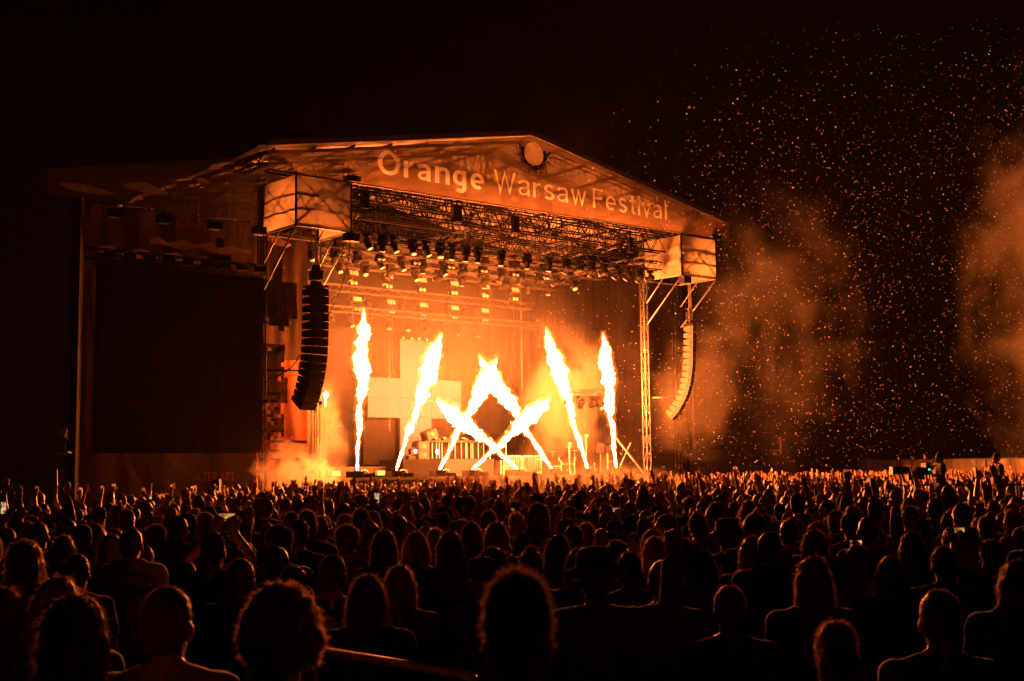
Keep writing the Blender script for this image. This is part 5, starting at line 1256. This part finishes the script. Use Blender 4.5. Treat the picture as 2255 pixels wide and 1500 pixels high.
# the far crowd: one mass
def joined(pose, hair, kind):
    mb = MB(); mb.m = 0; body_prims(mb, *POSES[pose], face=False, n=6, fr=1.25)
    mb.m = 1; shirt_prims(mb, *POSES[pose], kind); mb.m = 2; pants_prims(mb)
    vs = list(mb.v); fs = list(mb.f); mi = list(mb.mi)
    hb = MB(); E_ = hb.ell; E_((0, -.020, 1.680), (.089, .100, .102), 10, 8); E_((0, -.040, 1.625), (.082, .068, .082), 10, 6)
    if hair == 'long':
        for s in (-1, 0, 1): hb.rcone((s*.06, -.05, 1.66), (s*.085, -.09, 1.34), .045, .04, 7)
    if hair == 'bun': E_((0, -.07, 1.77), (.045, .045, .042), 8, 6)
    if hair == 'curly': E_((0, -.02, 1.70), (.11, .115, .105), 10, 8)
    hm = hb.mesh('h', []); hm.materials.clear(); hm = fuzz(hm, 260, .035 if hair != 'short' else .022, (0, 0, .1), .6, .0035, 1.45, 5)
    b = len(vs); vs += [tuple(v.co) for v in hm.vertices]; fs += [tuple(i+b for i in p.vertices) for p in hm.polygons]; mi += [3]*len(hm.polygons)
    me = bpy.data.meshes.new('crowd_member'); me.from_pydata(vs, [], fs)
    for m in (M['skin'], M['shirt'], M['pants'], M['hairbrown' if hair in ('long', 'curly') else 'hairdark']): me.materials.append(m)
    me.polygons.foreach_set('material_index', mi); me.polygons.foreach_set('use_smooth', [True]*len(fs)); me.update(); return me
members = [(p, h, k) for p, h, k in (('stand', 'short', 'tee'), ('stand', 'long', 'tee'), ('stand', 'curly', 'hood'), ('front', 'short', 'tee'), ('stand', 'bun', 'tee'), ('front', 'long', 'tee'),
           ('right_up', 'short', 'tee'), ('both_up', 'short', 'tee'), ('wide_up', 'long', 'tee'), ('left_up', 'curly', 'tee'), ('pointing', 'short', 'tee'), ('phone', 'short', 'tee'), ('half', 'short', 'tee'), ('phone_low', 'long', 'tee'), ('both_up', 'curly', 'tee'), ('wide_up', 'short', 'tee'))]
src = bpy.data.collections.new('crowd_members')
for i, (p, h, k) in enumerate(members):
    o = bpy.data.objects.new('member_%02d' % i, joined(p, h, k)); src.objects.link(o)
pts = []; rot = []; scl = []; idx = []
for x, y in cand[NIND:]:
    if rnd.random() < (.0 if y < 30 else .12): continue
    k = .20 if y < 30 else .22 if y < 42 else .24
    if x > 6 and y > 45: k += .25
    if y < 34 and x < -5: k *= .5
    i = rnd.randrange(6) if rnd.random() > k else rnd.randrange(6, 16)
    pts.append((x, y, 0)); rot.append(facing(x, y)+rnd.gauss(0, .3)); idx.append(i); scl.append(max(.84, min(1.04, rnd.gauss(.935, .045))))
me = bpy.data.meshes.new('crowd'); me.from_pydata(pts, [], [])
for nm, ty, da in (('rot', 'FLOAT', rot), ('scl', 'FLOAT', scl), ('idx', 'INT', idx)): a = me.attributes.new(nm, ty, 'POINT'); a.data.foreach_set('value', da)
crowd = stuff(link('crowd', me), 'dense distant crowd with raised hands filling the field up to the stage', 'crowd')
ng = bpy.data.node_groups.new('crowd_scatter', 'GeometryNodeTree'); ng.interface.new_socket('Geometry', in_out='INPUT', socket_type='NodeSocketGeometry'); ng.interface.new_socket('Geometry', in_out='OUTPUT', socket_type='NodeSocketGeometry')
gi = ng.nodes.new('NodeGroupInput'); go = ng.nodes.new('NodeGroupOutput'); mp = ng.nodes.new('GeometryNodeMeshToPoints'); ip = ng.nodes.new('GeometryNodeInstanceOnPoints'); ci = ng.nodes.new('GeometryNodeCollectionInfo')
ci.inputs['Collection'].default_value = src; ci.inputs['Separate Children'].default_value = True; ci.inputs['Reset Children'].default_value = True
def attr(nm, ty): a = ng.nodes.new('GeometryNodeInputNamedAttribute'); a.data_type = ty; a.inputs[0].default_value = nm; return a.outputs[0]
cx = ng.nodes.new('ShaderNodeCombineXYZ'); L = ng.links
L.new(gi.outputs[0], mp.inputs[0]); L.new(mp.outputs[0], ip.inputs['Points']); L.new(ci.outputs[0], ip.inputs['Instance']); ip.inputs['Pick Instance'].default_value = True
L.new(attr('idx', 'INT'), ip.inputs['Instance Index']); L.new(attr('rot', 'FLOAT'), cx.inputs[2]); L.new(cx.outputs[0], ip.inputs['Rotation']); L.new(attr('scl', 'FLOAT'), ip.inputs['Scale']); L.new(ip.outputs[0], go.inputs[0])
crowd.modifiers.new('scatter', 'NODES').node_group = ng

# foreground barrier rail
def at_height(px, py, z):
    v = fw+rt*((px-1127.5)/FPX)+upv*((750-py)/FPX); k = (z-CAMP.z)/v.z; return Vector((v.x*k, v.y*k, z))
RH = 1.38
P0 = at_height(700, 1432, RH); P1 = at_height(1040, 1488, RH)
t = Thing('crowd_barrier', 'tall metal barrier whose single bright top rail slants across near centre', 'barrier', (P0.x, P0.y, 0), world=True)
d = P1-P0
mb = MB(); mb.bar(P0, P1, .017, 8); t.part('top_rail', mb, M['brightrail'], True)
mb = MB(); mb.bar(P0-Vector((0, 0, 1.2)), P1-Vector((0, 0, 1.2)), .018, 6); t.part('bottom_rail', mb, M['rail'])
for i in range(11):
    p = P0+d*i/10; mb = MB(); mb.bar(p-Vector((0, 0, 1.2)), p, .006, 4); t.part('upright', mb, M['black'])
for p in (P0, P1): mb = MB(); mb.bar(p, p-Vector((0, 0, RH)), .02, 6); t.part('post', mb, M['rail']); mb = MB(); mb.box(p.x-.3, p.x+.3, p.y-.03, p.y+.03, .002, .03); t.part('foot', mb, M['rail'])

# ------------------------------------------------------------------ confetti
def conf_pos(r):
    while True:
        y = r.uniform(28, 66); px = r.uniform(1180, 2300); py = r.uniform(40, 1070)
        x = (px-1127.5)/FPX*y; z = CAMP.z+(1043-py)/FPX*y*1.01
        if z < 2.2: continue
        w = min(1., max(0, (x/y*FPX+1127.5-1230)/420)**.9)
        top = 470-(px-1200)*.5      # the cloud drifts up to the right
        if py < top: w *= max(0, 1-(top-py)/330)**2
        w *= .35+.65*(mnoise.noise(Vector((x*.16, y*.1, z*.16)))*1.3+.5)
        if py < 320: w *= .18+.7*max(0, py)/320
        if px < 1400 and 480 < py < 900: w = max(w, .14)
        if r.random() < w: return x, y, z
cr = random.Random(5); CP = [conf_pos(cr) for _ in range(7500)]; CP.sort(key=lambda p: p[1])
cm = MB(); cm.add([(-.035, -.02, 0), (.035, -.02, .006), (.038, .02, 0), (-.032, .02, -.006)], [(0, 1, 2, 3)]); cm.add([(.035, -.02, .006), (.062, -.018, .02), (.064, .022, .014), (.038, .02, 0)], [(0, 1, 2, 3)])
cme = cm.mesh('confetti_piece', M['paper'])
for i, p in enumerate(CP[:300]):
    o = link('confetti_piece', cme); o.location = p; o.rotation_euler = (cr.uniform(0, 6.3), cr.uniform(0, 6.3), cr.uniform(0, 6.3)); s = cr.uniform(.5, .85)*(.38 if p[1] < 34 else .52); o.scale = (s, s, s)
    tag(o, 'one of the nearer paper confetti flakes drifting above the right crowd', 'confetti', 'nearest confetti flakes')
mb = MB()
for p in CP[300:]:
    rm = Matrix.Rotation(cr.uniform(0, 6.3), 3, 'X') @ Matrix.Rotation(cr.uniform(0, 6.3), 3, 'Y') @ Matrix.Rotation(cr.uniform(0, 6.3), 3, 'Z'); s = cr.uniform(.22, .66)
    mb.add([Vector(p)+rm @ (Vector(q)*s) for q in cm.v[:4]], [(0, 1, 2, 3)])
stuff(link('confetti', mb.mesh('confetti', M['paper'])), 'cloud of far paper confetti lit orange against the night sky', 'confetti')

# ------------------------------------------------------------------ smoke
def smoke(nm, loc, rad, dens, scale, lo=.42, hi=.62, seed=0., col=(1, .92, .8), rot=0., label=None, power=1., stretch=1.):
    mb = MB(); mb.ell((0, 0, 0), rad, 24, 16); me = mb.mesh(nm, [])
    m, n, l = newmat(nm); out = n.new('ShaderNodeOutputMaterial'); v = n.new('ShaderNodeVolumePrincipled'); l.new(v.outputs[0], out.inputs['Volume'])
    v.inputs['Color'].default_value = (*col, 1); v.inputs['Anisotropy'].default_value = .0
    tc = n.new('ShaderNodeTexCoord'); dv = n.new('ShaderNodeVectorMath'); dv.operation = 'DIVIDE'; dv.inputs[1].default_value = rad; l.new(tc.outputs['Object'], dv.inputs[0])
    ln = n.new('ShaderNodeVectorMath'); ln.operation = 'LENGTH'; l.new(dv.outputs[0], ln.inputs[0])
    fo = n.new('ShaderNodeMapRange'); fo.interpolation_type = 'SMOOTHSTEP'; fo.inputs[1].default_value = .98; fo.inputs[2].default_value = .25; fo.inputs[3].default_value = 0; fo.inputs[4].default_value = 1; l.new(ln.outputs['Value'], fo.inputs[0])
    mp = n.new('ShaderNodeMapping'); mp.inputs['Location'].default_value = (seed, seed*.7, -seed); mp.inputs['Scale'].default_value = (1, 1, stretch); l.new(tc.outputs['Object'], mp.inputs[0])
    nz = n.new('ShaderNodeTexNoise'); nz.inputs['Scale'].default_value = scale; nz.inputs['Detail'].default_value = 5; nz.inputs['Roughness'].default_value = .58; nz.inputs['Distortion'].default_value = .5; l.new(mp.outputs[0], nz.inputs['Vector'])
    # the falloff bites into the noise so the outline is billowing, not an ellipsoid
    th = n.new('ShaderNodeMath'); th.operation = 'MULTIPLY_ADD'; th.inputs[1].default_value = .26; th.inputs[2].default_value = -.15; l.new(fo.outputs[0], th.inputs[0])
    ad = n.new('ShaderNodeMath'); ad.operation = 'ADD'; l.new(nz.outputs[0], ad.inputs[0]); l.new(th.outputs[0], ad.inputs[1])
    mr = n.new('ShaderNodeMapRange'); mr.interpolation_type = 'SMOOTHSTEP'; mr.inputs[1].default_value = lo; mr.inputs[2].default_value = hi; mr.inputs[3].default_value = 0; mr.inputs[4].default_value = dens; l.new(ad.outputs[0], mr.inputs[0])
    mu = n.new('ShaderNodeMath'); mu.operation = 'MULTIPLY'; l.new(mr.outputs[0], mu.inputs[0]); l.new(fo.outputs[0], mu.inputs[1]); l.new(mu.outputs[0], v.inputs['Density'])
    me.materials.append(m); o = link('smoke', me); o.location = loc; o.rotation_euler.z = rot; stuff(o, label, 'smoke'); return o
smoke('smoke_stage_right', SP(19.4, 4.9, 6.2), (5.4, 3.2, 6.0), .085, .36, .42, .62, 3, rot=ANG, label='bright smoke filling the right half of the stage')
smoke('smoke_stage_centre', SP(12.0, 8.4, 8.0), (9.5, 3.6, 6.5), .010, .26, .36, .70, 13, rot=ANG, label='smoke behind the star shaped flames')
smoke('smoke_stage_air', SP(10, 6.5, 9.0), (15.0, 8.0, 8.0), .0065, .14, .2, .6, 8, rot=ANG, label='thin lit haze filling the whole stage')
smoke('smoke_left_low', SP(-1.6, -1.3, 1.9), (3.3, 1.7, 2.3), .60, .95, .47, .57, 1, rot=ANG, label='low smoke rolling off the left end of the stage')
smoke('smoke_left_rise', SP(1.3, 1.6, 4.0), (1.9, 1.3, 3.4), .09, .8, .44, .60, 5, rot=ANG, label='smoke rising beside the leftmost flame')
smoke('smoke_front', SP(11, -4.5, 1.7), (12, 3.0, 1.1), .03, .45, .42, .62, 2, rot=ANG, label='thin smoke along the front of the stage over the first heads')
smoke('smoke_crowd', (1.3, 38, 1.9), (3.8, 5.0, 1.4), .22, .7, .44, .62, 4, label='drift of smoke over the crowd at centre')
smoke('smoke_right_plume', SP(29.0, -2.0, 11.0), (10.5, 6.0, 13.5), .042, .40, .47, .80, 6, stretch=.8, rot=ANG, label='tall smoke plume rising right of the stage')
smoke('smoke_right_near', SP(24.0, .0, 6.5), (5.0, 3.2, 6.5), .07, .38, .43, .70, 9, rot=ANG, label='smoke drifting past the right speaker array')
smoke('smoke_far_right', (28.5, 66, 11), (8.5, 8, 17), .10, .38, .48, .78, 12, stretch=.8, label='far smoke plume at the right edge')
smoke('smoke_above', SP(11, 0, 22), (22, 7, 8), .035, .12, .42, .72, 15, rot=ANG, label='faint smoke glowing above the roof')
mb = MB(); mb.box(-45, 60, -8, 118, -1.6, 34); hz = link('haze', mb.mesh('haze', []))
m, n, l = newmat('haze'); out = n.new('ShaderNodeOutputMaterial'); v = n.new('ShaderNodeVolumePrincipled'); l.new(v.outputs[0], out.inputs['Volume'])
v.inputs['Color'].default_value = (.9, .88, .85, 1); v.inputs['Density'].default_value = .00007; hz.data.materials.append(m); stuff(hz)
